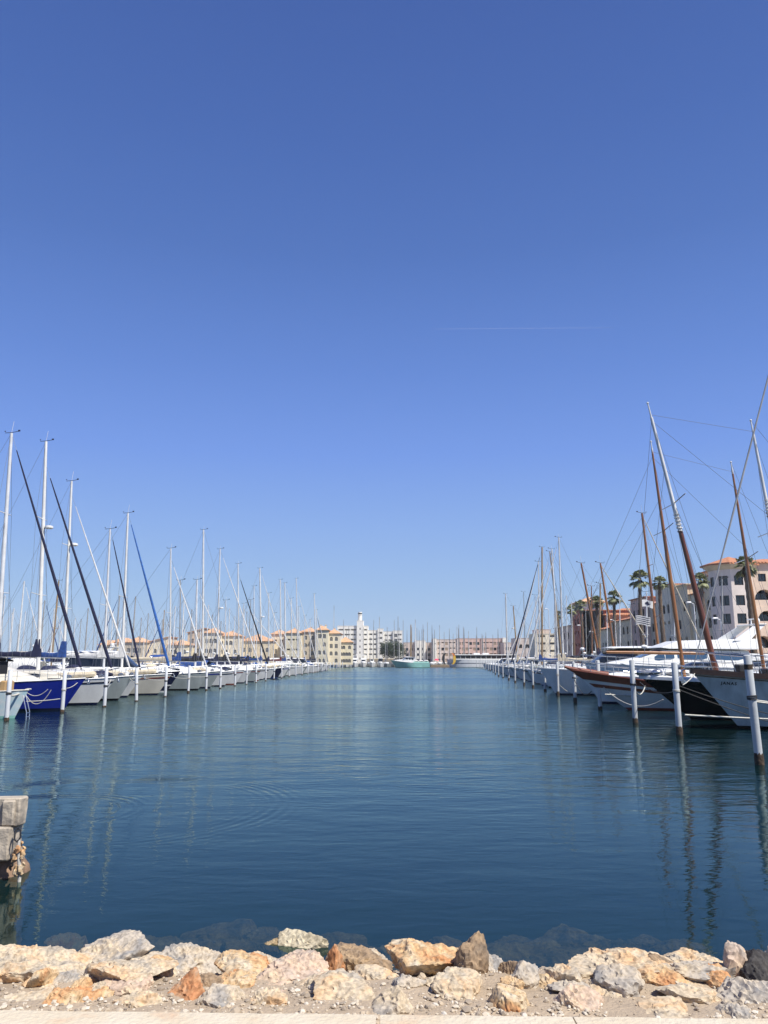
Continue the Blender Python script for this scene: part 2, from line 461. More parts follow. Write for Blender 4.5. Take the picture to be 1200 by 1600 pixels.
    L.new(m2.outputs[0], out.inputs['Surface'])
    return m
WAVE = (.036, .0115, .0019)
WCOL = ((.004, .026, .027), (.0045, .024, .031))
_c1 = G(140, 1262); _c2 = G(60, 1268)
RINGS = ((_c1.x, _c1.y, 3.5, .8, .0042), (_c2.x, _c2.y, 1.7, .45, .0045))
M['water'] = water_mat()

# ------------------------------------------------------------------ setting: ground, water, quays
rng = random.Random(7)
mb = MB()   # one sheet: sea bed out to the horizon
mb.quad((-9000, -200, -4.0), (9000, -200, -4.0), (9000, 15000, -4.0), (-9000, 15000, -4.0))
tag(mb.build('ground', M['seabed'], smooth=False), kind='structure')
mb = MB()
mb.quad((-8000, 5.0, 0), (8000, 5.0, 0), (8000, 14000, 0), (-8000, 14000, 0))
tag(mb.build('water', M['water'], smooth=False), kind='structure')

def slab(name, pts, z0, z1, m):
    mb = MB(); n = len(pts)
    mb.loft([[(x, y, z0) for x, y in pts], [(x, y, z1) for x, y in pts]], True, True, True)
    return tag(mb.build(name, m, smooth=False), kind='structure')
slab('quay_land', [(43.5, 20), (8000, 20), (8000, 13000), (-8000, 13000), (-8000, 246), (-42, 246), (-42, 350), (30, 352), (60, 330), (47, 200), (44, 120)], -3.9, 1.15, M['land'])
# ------------------------------------------------------------------ the near bank
BY = [2.0, 3.95, 4.9, 5.8, 6.7, 7.6, 9.0, 11.0, 14.0, 18.0]
BZ = [.98, .98, .90, .60, .22, -.28, -.75, -1.3, -2.4, -4.2]
def bankz(x, y):
    z = float(np.interp(y, BY, BZ))
    k = min(1, max(0, (y - 4.0) / .6))
    z += k * (.06 * noise.noise(Vector((x * .9, y * .9, 3))) + .025 * noise.noise(Vector((x * 4, y * 4, 1))))
    return z
mb = MB()
xs = list(np.arange(-11, 11.01, .11)); ys = list(np.arange(3.4, 8.2, .07)) + list(np.arange(8.2, 18, .35))
vs = [(x, y, bankz(x, y) + (.010 * noise.noise(Vector((x * 14, y * 14, 5))) if y < 8 else 0)) for y in ys for x in xs]
nx = len(xs)
mb.add(vs, [(j * nx + i, j * nx + i + 1, (j + 1) * nx + i + 1, (j + 1) * nx + i) for j in range(len(ys) - 1) for i in range(nx - 1)])
tag(mb.build('bank_ground', M['bank'], ang=180), kind='structure')

def bank_hit(px, py):
    d = ray(px, py); y = 3.0
    while y < 16:
        s = y / d.y
        if EYE + d.z * s <= bankz(d.x * s, y): break
        y += .01
    return Vector((d.x * s, y, bankz(d.x * s, y)))

# pebbles
ico = []
ph = (1 + 5 ** .5) / 2
for a in (-1, 1):
    for b in (-ph, ph):
        ico += [(0, a, b), (a, b, 0), (b, 0, a)]
icoV = [Vector(p).normalized() for p in ico]
import bmesh
def hull_faces(pts):
    bm = bmesh.new()
    for p in pts: bm.verts.new(p)
    bmesh.ops.convex_hull(bm, input=bm.verts)
    bm.verts.index_update()
    fs = [[v.index for v in f.verts] for f in bm.faces]
    bm.free(); return fs
icoF = hull_faces(icoV)
mb = MB(); prng = random.Random(3)
for i in range(19000):
    y = 3.98 + 2.3 * prng.random() ** 1.5; x = prng.uniform(-1, 1) * (.9 * y + .6)
    if noise.noise(Vector((x * 1.1, y * 1.4, 9))) < -.16 and prng.random() < .8: continue
    r = .005 + .014 * prng.random() ** 2.6
    if prng.random() < .02: r *= 2.0
    z = bankz(x, y) + r * .25
    a = prng.random() * 6.28; cs, sn = math.cos(a), math.sin(a); sx, sy, sz = prng.uniform(.8, 1.5), prng.uniform(.6, 1.1), prng.uniform(.45, .9)
    vs = []
    for v in icoV:
        k = r * prng.uniform(.75, 1.15)
        X, Y_, Z = v.x * sx * k, v.y * sy * k, v.z * sz * k
        vs.append((x + X * cs - Y_ * sn, y + X * sn + Y_ * cs, z + Z))
    mb.add(vs, icoF)
tag(mb.build('gravel', M['pebble'], smooth=False), kind='stuff')

# kerb: runs very slightly askew to the picture
def kerb_line(x):  # far edge of the kerb, in y
    return 3.92 - .025 * x
kz = 1.105
for (xa, xb, lab) in ((-5.2, G(589, 1585, kz).x - .004, 'pale kerb stone on the left of the open joint'),
                      (G(593, 1585, kz).x + .004, G(894, 1589, kz).x, 'pale kerb stone just right of the open joint'),
                      (G(894, 1589, kz).x + .007, 5.2, 'pale kerb stone at the right end of the bank')):
    mb = MB()
    n = max(2, int((xb - xa) / .12)); rings = []
    for i in range(n + 1):
        x = lerp(xa, xb, i / n); y = kerb_line(x) + .006 * noise.noise(Vector((x * 5, 0, 0))); z = kz + .004 * noise.noise(Vector((x * 4, 2, 0)))
        rings.append([(x, y - .42, .7), (x, y - .42, z), (x, y - .02, z), (x, y - .004, z - .006), (x, y, z - .022), (x, y, .7)])
    mb.loft(rings, True, True, True)
    tag(mb.build('kerb_stone', M['kerb']), lab, 'kerb stone', 'kerb stones along the path')
slab('path', [(-8, -6), (8, -6), (8, kerb_line(8) - .42), (-8, kerb_line(-8) - .42)], .6, 1.09, M['land'])
slab('path_bed', [(-20, -12), (20, -12), (20, 3.45), (-20, 3.45)], -3.9, .60, M['land'])

# ------------------------------------------------------------------ rocks
def ico_sphere(sub):
    bm = bmesh.new(); bmesh.ops.create_icosphere(bm, subdivisions=sub, radius=1)
    V = np.array([v.co[:] for v in bm.verts]); Fc = [[v.index for v in f.verts] for f in bm.faces]; bm.free()
    return V / np.linalg.norm(V, axis=1)[:, None], Fc
ICO = {4: ico_sphere(4), 5: ico_sphere(5), 6: ico_sphere(6)}
def make_rock(seed, size, sub=5, pointy=0.0, nplanes=19):
    r_ = random.Random(seed)
    V, Fc = ICO[sub]
    rad = np.full(len(V), 1.25)
    for k in range(nplanes):
        nrm = np.array([r_.gauss(0, 1), r_.gauss(0, 1), r_.gauss(0, .9)]); nrm /= np.linalg.norm(nrm)
        d = r_.uniform(.52, .95)
        dp = V @ nrm
        with np.errstate(divide='ignore'):
            q = np.where(dp > .05, d / np.maximum(dp, .05), 9)
        rad = np.minimum(rad, q)
    # keep the extents
    Pn = V * rad[:, None]
    ex = (Pn.max(0) - Pn.min(0)) / 2; mid = (Pn.max(0) + Pn.min(0)) / 2
    Pn = (Pn - mid) / ex
    if pointy:
        k = 1 - pointy * np.clip((Pn[:, 2] + .2) / 1.2, 0, 1)
        Pn[:, 0] = Pn[:, 0] * k + .12 * pointy * np.clip(Pn[:, 2], 0, 1); Pn[:, 1] *= k
    S = np.array(size) / 2.0
    off = r_.uniform(0, 100)
    out = []
    ms = float(np.mean(S))
    for p, v in zip(Pn, V):
        q = Vector((p[0] * S[0] / ms, p[1] * S[1] / ms, p[2] * S[2] / ms))
        n1 = noise.fractal(q * 1.3 + Vector((off, 0, 0)), .9, 2.1, 6)
        rg = 1 - abs(noise.noise(q * 2.1 + Vector((0, off, 0)))) * 2
        n3 = noise.fractal(q * 6 + Vector((0, 0, off)), .8, 2.0, 3)
        k = .06 * n1 + .06 * (rg - .5) + .035 * n3 + .05 * (.5 - abs(noise.noise(q * 4.3 + Vector((off, off, 0)))) * 3)
        out.append((p[0] * S[0] + v[0] * k * ms, p[1] * S[1] + v[1] * k * ms, p[2] * S[2] + v[2] * k * ms))
    return out, Fc

def rock(px, py, w, h, m, label, seed, pointy=0, rot=0.0, tilt=0.0, kind='rock', dk=1.0, sub=5, g='rocks of the near bank'):
    w *= 1.13; h += 7
    base = bank_hit(px, py + h * .46)
    dist = (base - Vector((0, 0, EYE))).length
    W = w * dist / F * 1.02
    D = min(W * dk, 2.1 * h * dist / F)
    Hh = max((h * dist / F - .33 * D) / .92, .10 * W) * 1.75
    vs, fs = make_rock(seed, (W, D, Hh), sub, pointy)
    mb = MB(); mb.add(vs, fs)
    o = mb.build(kind, m, ang=28)
    o.location = (base.x, base.y + D * .38, base.z + Hh * .05)
    o.rotation_euler = (rot * .3, tilt, rot)
    # seat it: the visible outline keeps the width and the crest height it has on the bank
    co = np.array(vs)
    for it in range(4):
        Rm = np.array(o.rotation_euler.to_matrix()); Wp = (co * np.array(o.scale[:])) @ Rm.T + np.array(o.location[:])
        yy, zz = Wp[:, 1], Wp[:, 2] - EYE
        dc = yy * math.cos(TH) + zz * math.sin(TH); uu = 600 + F * Wp[:, 0] / dc; vv = 800 - F * (-yy * math.sin(TH) + zz * math.cos(TH)) / dc
        gz = np.array([bankz(a, b) for a, b in Wp[::9, :2]]); vis = Wp[::9, 2] > gz - .01
        if vis.sum() < 8: o.location.z += .05; continue
        u0, u1, v0 = uu[::9][vis].min(), uu[::9][vis].max(), vv[::9][vis].min()
        k_ = min(1.5, max(.7, w / (u1 - u0))); o.scale = (o.scale[0] * k_, o.scale[1] * (1 + (k_ - 1) * .5), o.scale[2])
        o.location.x += (px - (u0 + u1) / 2) * dist / F
        o.location.z += (v0 - (py - h / 2)) * dist / F * .9
        low = Wp[:, 2].min(); gnd = bankz(o.location.x, o.location.y - D * .4)
        if low > gnd - .04: o.scale = (o.scale[0], o.scale[1], o.scale[2] * 1.25); o.location.z -= .02
    tag(o, label, 'rock', g)
    return o

ROCKS = [
 (6, 1472, 50, 48, 'r_cream', 'cream boulder cut off by the left edge beside the pier', 0, 0, 0),
 (40, 1506, 190, 56, 'r_cream', 'broad flat pale slab in front of the leftmost boulder', 0, .1, .10),
 (105, 1478, 62, 34, 'r_orange', 'small orange-topped rock left of the big pale boulder', 0, .2, 0),
 (179, 1486, 112, 60, 'r_grey', 'big pale grey boulder standing highest on the left bank', 0, .1, .05),
 (205, 1522, 130, 44, 'r_cream', 'low cream rock in front of the big pale boulder', 0, -.1, 0),
 (295, 1497, 108, 42, 'r_grey', 'wide grey-cream rock with a dark crack at the waterside', 0, .1, .08),
 (380, 1506, 80, 38, 'r_orange', 'orange-cream block right of the cracked grey-cream rock', 0, 0, 0),
 (458, 1508, 100, 44, 'r_pink', 'pinkish stepped block left of the red-brown spike', 0, .1, 0),
 (521, 1500, 32, 40, 'r_red', 'red-brown spike of rock near the middle of the bank', .5, 0, -.1),
 (563, 1497, 96, 44, 'r_brown', 'brown-grey rock sloping down to the right of the spike', .2, .1, .18),
 (663, 1498, 110, 58, 'r_orange', 'largest orange boulder near the middle of the bank', 0, 0, 0),
 (735, 1492, 52, 62, 'r_brown', 'pointed brown rock leaning on the largest orange boulder', .1, .2, .1),
 (797, 1514, 34, 18, 'r_brown', 'small brown stone at the water right of the pointed brown rock', 0, 0, 0),
 (819, 1524, 42, 38, 'r_grey', 'thin grey wedge standing upright on the gravel', .25, 0, 0),
 (880, 1526, 52, 34, 'r_cream', 'tan block tilted over a dark hollow', 0, .3, .15),
 (975, 1508, 168, 48, 'r_cream', 'longest flat cream slab on the right of the bank', 0, 0, .04),
 (966, 1533, 72, 44, 'r_grey', 'grey-faced wedge in front of the longest cream slab', .25, .2, -.05),
 (1037, 1527, 72, 30, 'r_orange', 'orange-cream rounded stone at the right end of the long slab', 0, .1, 0),
 (1092, 1503, 100, 36, 'r_cream', 'pale flat rock behind the low grey one', 0, .1, .03),
 (1100, 1521, 90, 32, 'r_grey', 'low grey rock right of the orange-cream rounded stone', 0, -.1, .06),
 (1152, 1502, 44, 52, 'r_pink', 'upright grey-pink rock beside the dark basalt one', 0, 0, .1),
 (1182, 1512, 74, 52, 'r_black', 'dark basalt rock at the right edge', 0, 0, 0),
 (1165, 1552, 95, 46, 'r_grey', 'grey boulder half buried below the dark basalt rock', 0, .1, 0),
 (292, 1538, 50, 46, 'r_red', 'orange-red stone with rounded top on the left gravel', .1, 0, .05),
 (70, 1530, 48, 30, 'r_orange', 'yellow-orange stone sunk in the left gravel', 0, .1, 0),
 (131, 1536, 38, 22, 'r_orange', 'small tan block between the pink slab and the low cream rock', 0, 0, 0),
 (42, 1560, 80, 18, 'r_cream', 'long thin cream stone near the kerb at far left', 0, .35, 0),
 (128, 1556, 108, 28, 'r_orange', 'low whitish stone with an orange end near the kerb', 0, 0, 0),
 (200, 1538, 70, 34, 'r_pink', 'pink and white crumbly stone in the left gravel', 0, .1, 0),
 (218, 1562, 56, 16, 'r_cream', 'flat cream stone with a shadowed edge near the kerb', 0, .1, 0),
 (345, 1556, 70, 34, 'r_grey', 'smooth grey ridge-shaped stone near the kerb', .4, 0, 0),
 (365, 1530, 62, 26, 'r_orange', 'orange block behind the grey ridge-shaped stone', 0, .1, 0),
 (538, 1542, 88, 46, 'r_cream', 'tan and white rock in the middle of the gravel', .2, .1, .12),
 (614, 1564, 56, 42, 'r_grey', 'grey-white stone with a dark left side near the joint', .35, 0, .1),
 (640, 1533, 46, 16, 'r_grey', 'small bluish-white flat stone in front of the orange boulder', 0, 0, 0),
 (714, 1538, 68, 44, 'r_cream', 'rounded cream rock below the largest orange boulder', .1, 0, 0),
 (795, 1560, 58, 40, 'r_orange', 'orange stone on the gravel below the grey wedge', .2, .1, 0),
 (903, 1559, 72, 38, 'r_pink', 'pinkish stone with a dark hollow on its left', .2, .1, .12),
 (1078, 1553, 88, 24, 'r_cream', 'long cream-white stone lying above its shadow', 0, -.1, .05),
 (1035, 1576, 76, 30, 'r_cream', 'cream stone nearest the kerb on the right', 0, .1, 0),
 (1148, 1582, 50, 22, 'r_grey', 'small grey stone by the kerb at far right', 0, 0, 0),
 (420, 1556, 52, 20, 'r_cream', 'small cream stone sunk in the gravel left of the tan and white rock', 0, 0, 0),
 (455, 1534, 62, 26, 'r_pink', 'pink-grey stone below the pinkish stepped block', .1, 0, 0),
 (585, 1520, 64, 20, 'r_cream', 'flat cream stone under the brown-grey rock', 0, .1, 0),
 (250, 1510, 50, 26, 'r_orange', 'small orange-cream stone tucked behind the low cream rock', 0, 0, 0),
]
for i, (px, py, w, h, m, lab, po, rt, ti) in enumerate(ROCKS):
    rock(px, py, w, h, M[m], lab, {13: 1201, 20: 1330}.get(i, 100 + i * 7), po, rt, ti, sub=6 if w > 90 else 5)

fr_ = random.Random(8); nf = 0
for px in list(range(18, 1190, 44)) + list(range(-560, -20, 50)) + list(range(1235, 1780, 50)):
    nf += 1
    px2 = px + fr_.uniform(-12, 12); low = fr_.random() < .45
    py = fr_.uniform(1496, 1508) if not low else fr_.uniform(1524, 1548)
    if 765 < px2 < 890 and not low: py = fr_.uniform(1522, 1545)
    w = fr_.uniform(34, 66) if nf < 28 else fr_.uniform(70, 110); mn, cn = fr_.choice((('r_cream', 'cream'), ('r_pink', 'pinkish'), ('r_orange', 'orange'), ('r_grey', 'grey'), ('r_cream', 'pale cream'), ('r_brown', 'brown')))
    rock(px2, py, w, w * fr_.uniform(.38, .55), M[mn], ('small %s stone wedged between larger rocks, %s of the wedged stones from the left' % (cn.replace('pale cream', 'cream'), ordinal(nf)) if nf < 28 else 'limestone block on the bank beyond the %s edge of the picture, %s one away' % (('left', ordinal(nf - 27)) if nf < 39 else ('right', ordinal(nf - 38)))), 3000 + nf * 3, 0, fr_.uniform(-.5, .5), fr_.uniform(-.1, .15), sub=5)
# rocks in the water: one breaks the surface, the others lie under it
def sunk(px, py, w, depth, top, m, label, seed, hk=.36):
    c = G(px, py, top); dist = (c - Vector((0, 0, EYE))).length
    W = w * dist / F; D = W * depth; Hh = W * hk
    vs, fs = make_rock(seed, (W, D, Hh), 5, .15)
    mb = MB(); mb.add(vs, fs); o = mb.build('rock', m, ang=28)
    o.location = (c.x, c.y + D * .1, top - Hh * .42)
    tag(o, label, 'rock', 'rocks in the shallow water')
sunk(473, 1459, 78, .55, .10, M['r_pale'], 'barnacle-covered rock breaking the surface near the middle', 901, .42)
sunk(432, 1470, 60, .6, .02, M['r_wet'], 'dark weedy rock just awash left of the barnacled rock', 902)
sunk(530, 1470, 90, .6, -.10, M['r_wet'], 'weedy rock under the water right of the barnacled rock', 903)
sunk(340, 1448, 130, .6, -.42, M['r_wet'], 'broad submerged rock behind the left boulders', 904)
sunk(770, 1478, 110, .7, -.08, M['r_wet'], 'submerged rock right of the pointed brown rock', 905)
sunk(850, 1492, 130, .6, -.05, M['r_wet'], 'submerged weedy slab behind the upright grey wedge', 906)
sunk(910, 1462, 130, .6, -.38, M['r_wet'], 'farthest submerged rock behind the long cream slab', 907)
sunk(1060, 1474, 90, .7, -.32, M['r_wet'], 'faint submerged rock behind the pale flat rock', 908)
sunk(255, 1478, 100, .7, -.25, M['r_wet'], 'submerged rock between the pale boulder and the cracked rock', 909)
for i_, (x_, y_, w_, t_) in enumerate(((700, 1466, 60, -.30), (800, 1466, 70, -.22), (845, 1476, 80, -.12), (905, 1484, 90, -.10), (960, 1478, 80, -.25), (1010, 1468, 60, -.35), (230, 1466, 60, -.30), (300, 1478, 70, -.18), (385, 1474, 80, -.22), (410, 1455, 60, -.35), (570, 1482, 60, -.2))):
    sunk(x_, y_, w_, .8, t_, M['r_wet'], '%s submerged rubble stone under the shallow water, %s photo half' % (ordinal((i_ % 6) + 1), 'right' if i_ < 6 else 'left'), 950 + i_, .35)
sunk(610, 1500, 80, .7, -.15, M['r_wet'], 'submerged rock in the gap left of the largest orange boulder', 910)

# ------------------------------------------------------------------ concrete pier end at the left
pier = empty('concrete_pier', (-5.30, 10.6, 0), 0, 'weathered concrete pier end on a crusted pile at the left edge', 'pier')
def rough(mb, amp=.012, sc=6, seed=0, step=None):
    mb.v = [tuple(Vector(p) + Vector((noise.noise(Vector(p) * sc + Vector((seed, 0, 0))), noise.noise(Vector(p) * sc + Vector((0, seed + 5, 0))), noise.noise(Vector(p) * sc + Vector((0, 0, seed + 9))))) * amp) for p in mb.v]
def rough_box(c, s, n=(10, 10, 8), amp=.02, seed=0, cut=None):
    mb = MB()
    bm = bmesh.new(); bmesh.ops.create_cube(bm, size=1)
    bmesh.ops.scale(bm, vec=Vector(s), verts=bm.verts)
    bmesh.ops.bevel(bm, geom=bm.edges[:], offset=.018, segments=1, affect='EDGES')
    bmesh.ops.subdivide_edges(bm, edges=bm.edges[:], cuts=5, use_grid_fill=True)
    bmesh.ops.translate(bm, vec=Vector(c), verts=bm.verts)
    bm.verts.index_update()
    mb.add([v.co[:] for v in bm.verts], [[v.index for v in f.verts] for f in bm.faces]); bm.free()
    rough(mb, amp, 5, seed)
    return mb
eR = G(41, 1300, .6).x
ex = P(40, 1290, 10.3).x + 5.2    # right end, local
rough_box((ex - 1.6, -.17, .80), (3.2, .24, .34), seed=1).build('cap_block', M['concrete'], pier, ang=35)
rough_box((ex - 1.64, -.17, .44), (3.15, .38, .40), seed=4, amp=.03).build('lower_block', M['concrete'], pier, ang=35)
rough_box((ex - .13, -.30, .80), (.16, .06, .31), seed=9, amp=.008).build('edge_rib', M['concrete'], pier, ang=35)
rough_box((ex - 1.0, -.295, .79), (.85, .05, .26), seed=6, amp=.006).build('recessed_panel', M['dark'], pier, ang=35)
mb = MB(); rings = []
for i, (z, r) in enumerate(((-4, .30), (-1, .31), (-.25, .33), (-.05, .37), (.08, .34), (.2, .25), (.32, .22))):
    rings.append([((ex - .36) + (r + .03 * noise.noise(Vector((j * .7, z * 3, 0)))) * math.cos(2 * PI * j / 20), .10 + (r + .03 * noise.noise(Vector((j * .7, z * 3, 7)))) * math.sin(2 * PI * j / 20), z) for j in range(20)])
mb.loft(rings, True, True, True); mb.build('pile', M['rustpile'], pier)
mb = MB(); rings = []
for i, z in enumerate((-.4, -.2, -.05, .04, .09)):
    r = (.27, .29, .30, .28, .25)[i]
    rings.append([((ex - .36) + (r + .05 * noise.noise(Vector((j * 1.3, z * 9, 0)))) * math.cos(2 * PI * j / 28), .10 + (r + .05 * noise.noise(Vector((j * 1.3, z * 9, 7)))) * math.sin(2 * PI * j / 28), z) for j in range(28)])
mb.loft(rings, True, True, True); mb.build('weed_crust', M['r_wet'], pier)
mb = MB(); mb.tube([(ex - .42 + .28, -.12, .26), (ex - .42 + .33, -.15, .22), (ex - .42 + .33, -.15, .14), (ex - .42 + .27, -.12, .10)], .014, 6); mb.build('hook', M['dark'], pier)
# rope hanging from a ring at the corner, overgrown with shells
rp = empty('mooring_rope', (-5.28 + ex + .03, 10.28, 0), 0, 'shell-covered rope hanging from the corner of the concrete pier', 'rope')
mb = MB()
mb.tube([(-.04, -.01, .62), (-.055, -.03, .56), (-.045, -.05, .50), (-.01, -.05, .47), (.02, -.03, .52), (.005, -.01, .60), (-.03, -.01, .63)], .012, 6); mb.build('ring', M['dark'], rp)
mb = MB(); pts = [(0, -.03, .50), (.01, -.03, .36), (.035, -.03, .2), (.05, -.03, .05), (.05, -.03, -.35)]
mb.tube(pts, [.02, .028, .024, .022, .024], 8); mb.build('rope_strand', M['rope'], rp)
mb = MB(); r_ = random.Random(5)
for k in range(22):
    z = r_.choice((r_.uniform(.28, .46), r_.uniform(.10, .20)))
    mb.ball((.02 + r_.uniform(-.06, .07), -.04 + r_.uniform(-.03, .03), z), r_.uniform(.016, .042), 7, 5, (1, .7, 1.3))
rough(mb, .02, 30); mb.build('shells', M['r_orange'], rp, ang=20)

# ------------------------------------------------------------------ mooring posts
LP = [(10, 1126), (97, 1113), (163, 1104.5), (213, 1096), (258, 1089), (294, 1083), (322, 1079), (344, 1076), (367, 1072), (385, 1069.5), (400, 1067), (415, 1064.5), (428, 1062), (440, 1060.2),
      (452, 1058), (462, 1056.5), (472, 1055), (481, 1053.4), (489, 1052.2), (497, 1051), (503, 1050), (510, 1049), (516, 1048), (521, 1047), (526, 1046.2), (531, 1045.5), (535, 1045)]
RP = [(1187, 1195), (1062, 1149), (993, 1130), (938, 1109), (899, 1098), (872, 1087), (852, 1080.5), (833, 1075), (819, 1071), (805, 1067), (795, 1063), (786, 1059.5), (779, 1057), (774, 1054), (770.5, 1051),
      (766, 1049), (763, 1048), (759, 1047), (755, 1046), (752, 1045.2), (749, 1044.5), (745, 1044)]
def post(px, py, side, i, n):
    g = G(px, py, 0); r_ = random.Random(i * 3 + (0 if side == 'L' else 500))
    top = (2.2 if side == 'L' else 2.66) + r_.uniform(-.08, .08)
    rad = .102 if side == 'L' else .110
    if side == 'R' and i == 0: top = 2.82; rad = .106
    where = 'left' if side == 'L' else 'right'
    col = 'white' if side == 'L' else 'pale grey'
    lab = ('%s steel mooring post nearest the camera in the %s row' if i == 0 else '%s mooring post, ' + ordinal(i + 1) + ' from the camera in the %s row') % (col, where)
    if i == n - 1: lab = '%s mooring post at the far end of the %s row' % (col, where)
    e = empty('mooring_post', (g.x, g.y, 0), r_.random() * 6, lab, 'mooring post', 'mooring posts of the %s row' % where)
    seg = 16 if g.y < 80 else 8
    tx, ty = r_.uniform(-.012, .012), r_.uniform(-.01, .01)
    if side == 'L' and i == 3: tx = -.05
    if side == 'R' and i == 0: tx = -.03
    c, s_ = math.cos(-e.rotation_euler.z), math.sin(-e.rotation_euler.z)
    tx, ty = tx * c - ty * s_, tx * s_ + ty * c
    mb = MB()
    def at(z): return Vector((tx * z, ty * z, z))
    mb.tube([at(.0), at(top * .5), at(top - .01), at(top)], [rad, rad, rad, rad * .93], seg)
    mb.build('shaft', M['postL' if side == 'L' else 'post'], e)
    mb = MB(); rings = []
    hb = r_.uniform(.18, .34) if side == 'R' else r_.uniform(.08, .2)
    for z, k in ((-4.0, 1.12), (-.3, 1.16), (0.0, 1.14), (hb * .6, 1.12), (hb, 1.01)):
        rings.append([(tx * z + rad * (k + .10 * noise.noise(Vector((j * 1.1, z * 8, i * 3.3)))) * math.cos(2 * PI * j / seg), ty * z + rad * (k + .10 * noise.noise(Vector((j * 1.1, z * 8, i + 7.7)))) * math.sin(2 * PI * j / seg), z + (.05 * noise.noise(Vector((j * .9, i, 0))) if z == hb else 0)) for j in range(seg)])
    mb.loft(rings, True, True, True); mb.build('waterline_crust', M['crust'], e)
    if g.y < 130:
        mb = MB()
        for k in range(3):
            z = top * (.60 if side == 'R' else .52) + k * .035
            mb.tube([at(z) + Vector(((rad + .012) * math.cos(a), (rad + .012) * math.sin(a), .015 * math.sin(a + k))) for a in [2 * PI * q / 12 for q in range(13)]], .018, 5)
        mb.build('rope_wrap', M['ropedark' if i % 2 == 0 else 'rope'], e)
    if side == 'R' and i == 0:
        mb = MB(); mb.tube([at(2.46), at(2.60)], [rad * 1.02, rad * 1.02], 16); mb.build('rust_band', M['crust'], e)
    if g.y < 60:
        mb = MB(); mb.tube([at(top), at(top + .03)], [rad * .98, rad * .6], seg); mb.build('cap', M['post'], e)
    return g, top
LPG = [post(x, y, 'L', i, len(LP)) for i, (x, y) in enumerate(LP)]
RPG = [post(x, y, 'R', i, len(RP)) for i, (x, y) in enumerate(RP)]
def line_x(PG, Y):
    return float(np.interp(Y, [p[0].y for p in PG], [p[0].x for p in PG]))
# ------------------------------------------------------------------ boats
class Hull:
    def __init__(s, L, B, fb, rake=.9, srake=.25, pd=2.3, pw=1.7, sternw=.78, bowup=.35, sternup=.05, flare=.12, tm=.42):
        s.L, s.B, s.fb, s.rake, s.srake, s.pd, s.pw, s.sternw, s.bowup, s.sternup, s.flare, s.tm = L, B, fb, rake, srake, pd, pw, sternw, bowup, sternup, flare, tm
        s.fbow = fb + bowup
    def sheer(s, t):
        return s.fb + s.bowup * max(0, (t - .25) / .75) ** 1.8 + s.sternup * (1 - t) ** 2
    def xb(s, z):
        return s.L / 2 - s.rake * (1 - max(z, -.5) / s.fbow)
    def xs(s, z):
        return -s.L / 2 + s.srake * max(z, 0) / s.fb
    def plan(s, t, p, sw):
        if t < s.tm:
            return sw + (1 - sw) * math.sin(t / s.tm * PI / 2)
        return max(0.0, 1 - ((t - s.tm) / (1 - s.tm)) ** p)
    def half(s, t, z):
        q = min(1, max(0, z / s.sheer(t)))
        fd = s.plan(t, s.pd, s.sternw); fw = s.plan(t, s.pw, s.sternw * .86) * (1 - s.flare)
        h = s.B / 2 * (fw + (fd - fw) * q ** .8)
        if z < 0: h *= max(.2, 1 + z * .9)
        return max(h, .006)
    def pt(s, t, z, sd):
        x = s.xs(z) + (s.xb(z) - s.xs(z)) * t
        return (x, sd * s.half(t, z), z)
    def t_of(s, x, z):
        return (x - s.xs(z)) / (s.xb(z) - s.xs(z))
    def half_x(s, x, z):
        return s.half(min(1, max(0, s.t_of(x, z))), z)
    def deck_z(s, x):
        t = min(1, max(0, (x + s.L / 2) / s.L)); return s.sheer(t)
    def skin(s, zf, n):
        """zf: functions/values t -> z, from the bottom row to the top one"""
        mb = MB(); ts = [1 - (1 - i / n) ** 1.35 for i in range(n + 1)]
        for sd in (1, -1):
            rows = [[s.pt(t, (z(t) if callable(z) else z), sd) for t in ts] for z in zf]
            if sd == 1: rows = rows[::-1]
            mb.loft(rows, False)
        st = [s.pt(0, (z(0) if callable(z) else z), 1) for z in zf] + [s.pt(0, (z(0) if callable(z) else z), -1) for z in zf][::-1]
        mb.add(st, [list(range(len(st)))])
        return mb
    def build(s, e, topm, botm, deckm, n, toem=None, band=None):
        hb = .13
        s.skin([hb] + [(lambda t, q=q: hb + (s.sheer(t) - hb) * q) for q in ((.35, .7, 1.0) if n > 8 else (.55, 1.0))], n).build('hull', topm, e)
        s.skin([-.5, -.05, hb], n).build('boot_stripe', botm, e)
        mb = MB(); ts = [i / n for i in range(n + 1)]
        rows = [[s.pt(t, s.sheer(t) - .015, 1) for t in ts], [(lambda p: (p[0], 0, p[2] + .05))(s.pt(t, s.sheer(t) - .015, 1)) for t in ts], [s.pt(t, s.sheer(t) - .015, -1) for t in ts]]
        mb.loft(rows, False); mb.build('deck', deckm, e)
        if toem:
            mb = MB(); k = 16 if n > 8 else 6
            for sd in (1, -1):
                mb.tube([(lambda p: (p[0], p[1], p[2] + .01))(s.pt(i / k, s.sheer(i / k), sd)) for i in range(k + 1)], .035, 5)
            mb.build('toe_rail', toem, e)
        if band:
            mb = MB(); k = 20
            m_, q0, q1 = band
            for sd in (1, -1):
                rows = []
                for q in (q0, q1):
                    rows.append([(lambda p: (p[0] + .012 * (i / k) ** 4, p[1] + sd * .012, p[2]))(s.pt(i / k, s.sheer(i / k) * q, sd)) for i in range(k + 1)])
                mb.loft(rows[::-1] if sd == 1 else rows, False)
            mb.build('hull_band', m_, e)

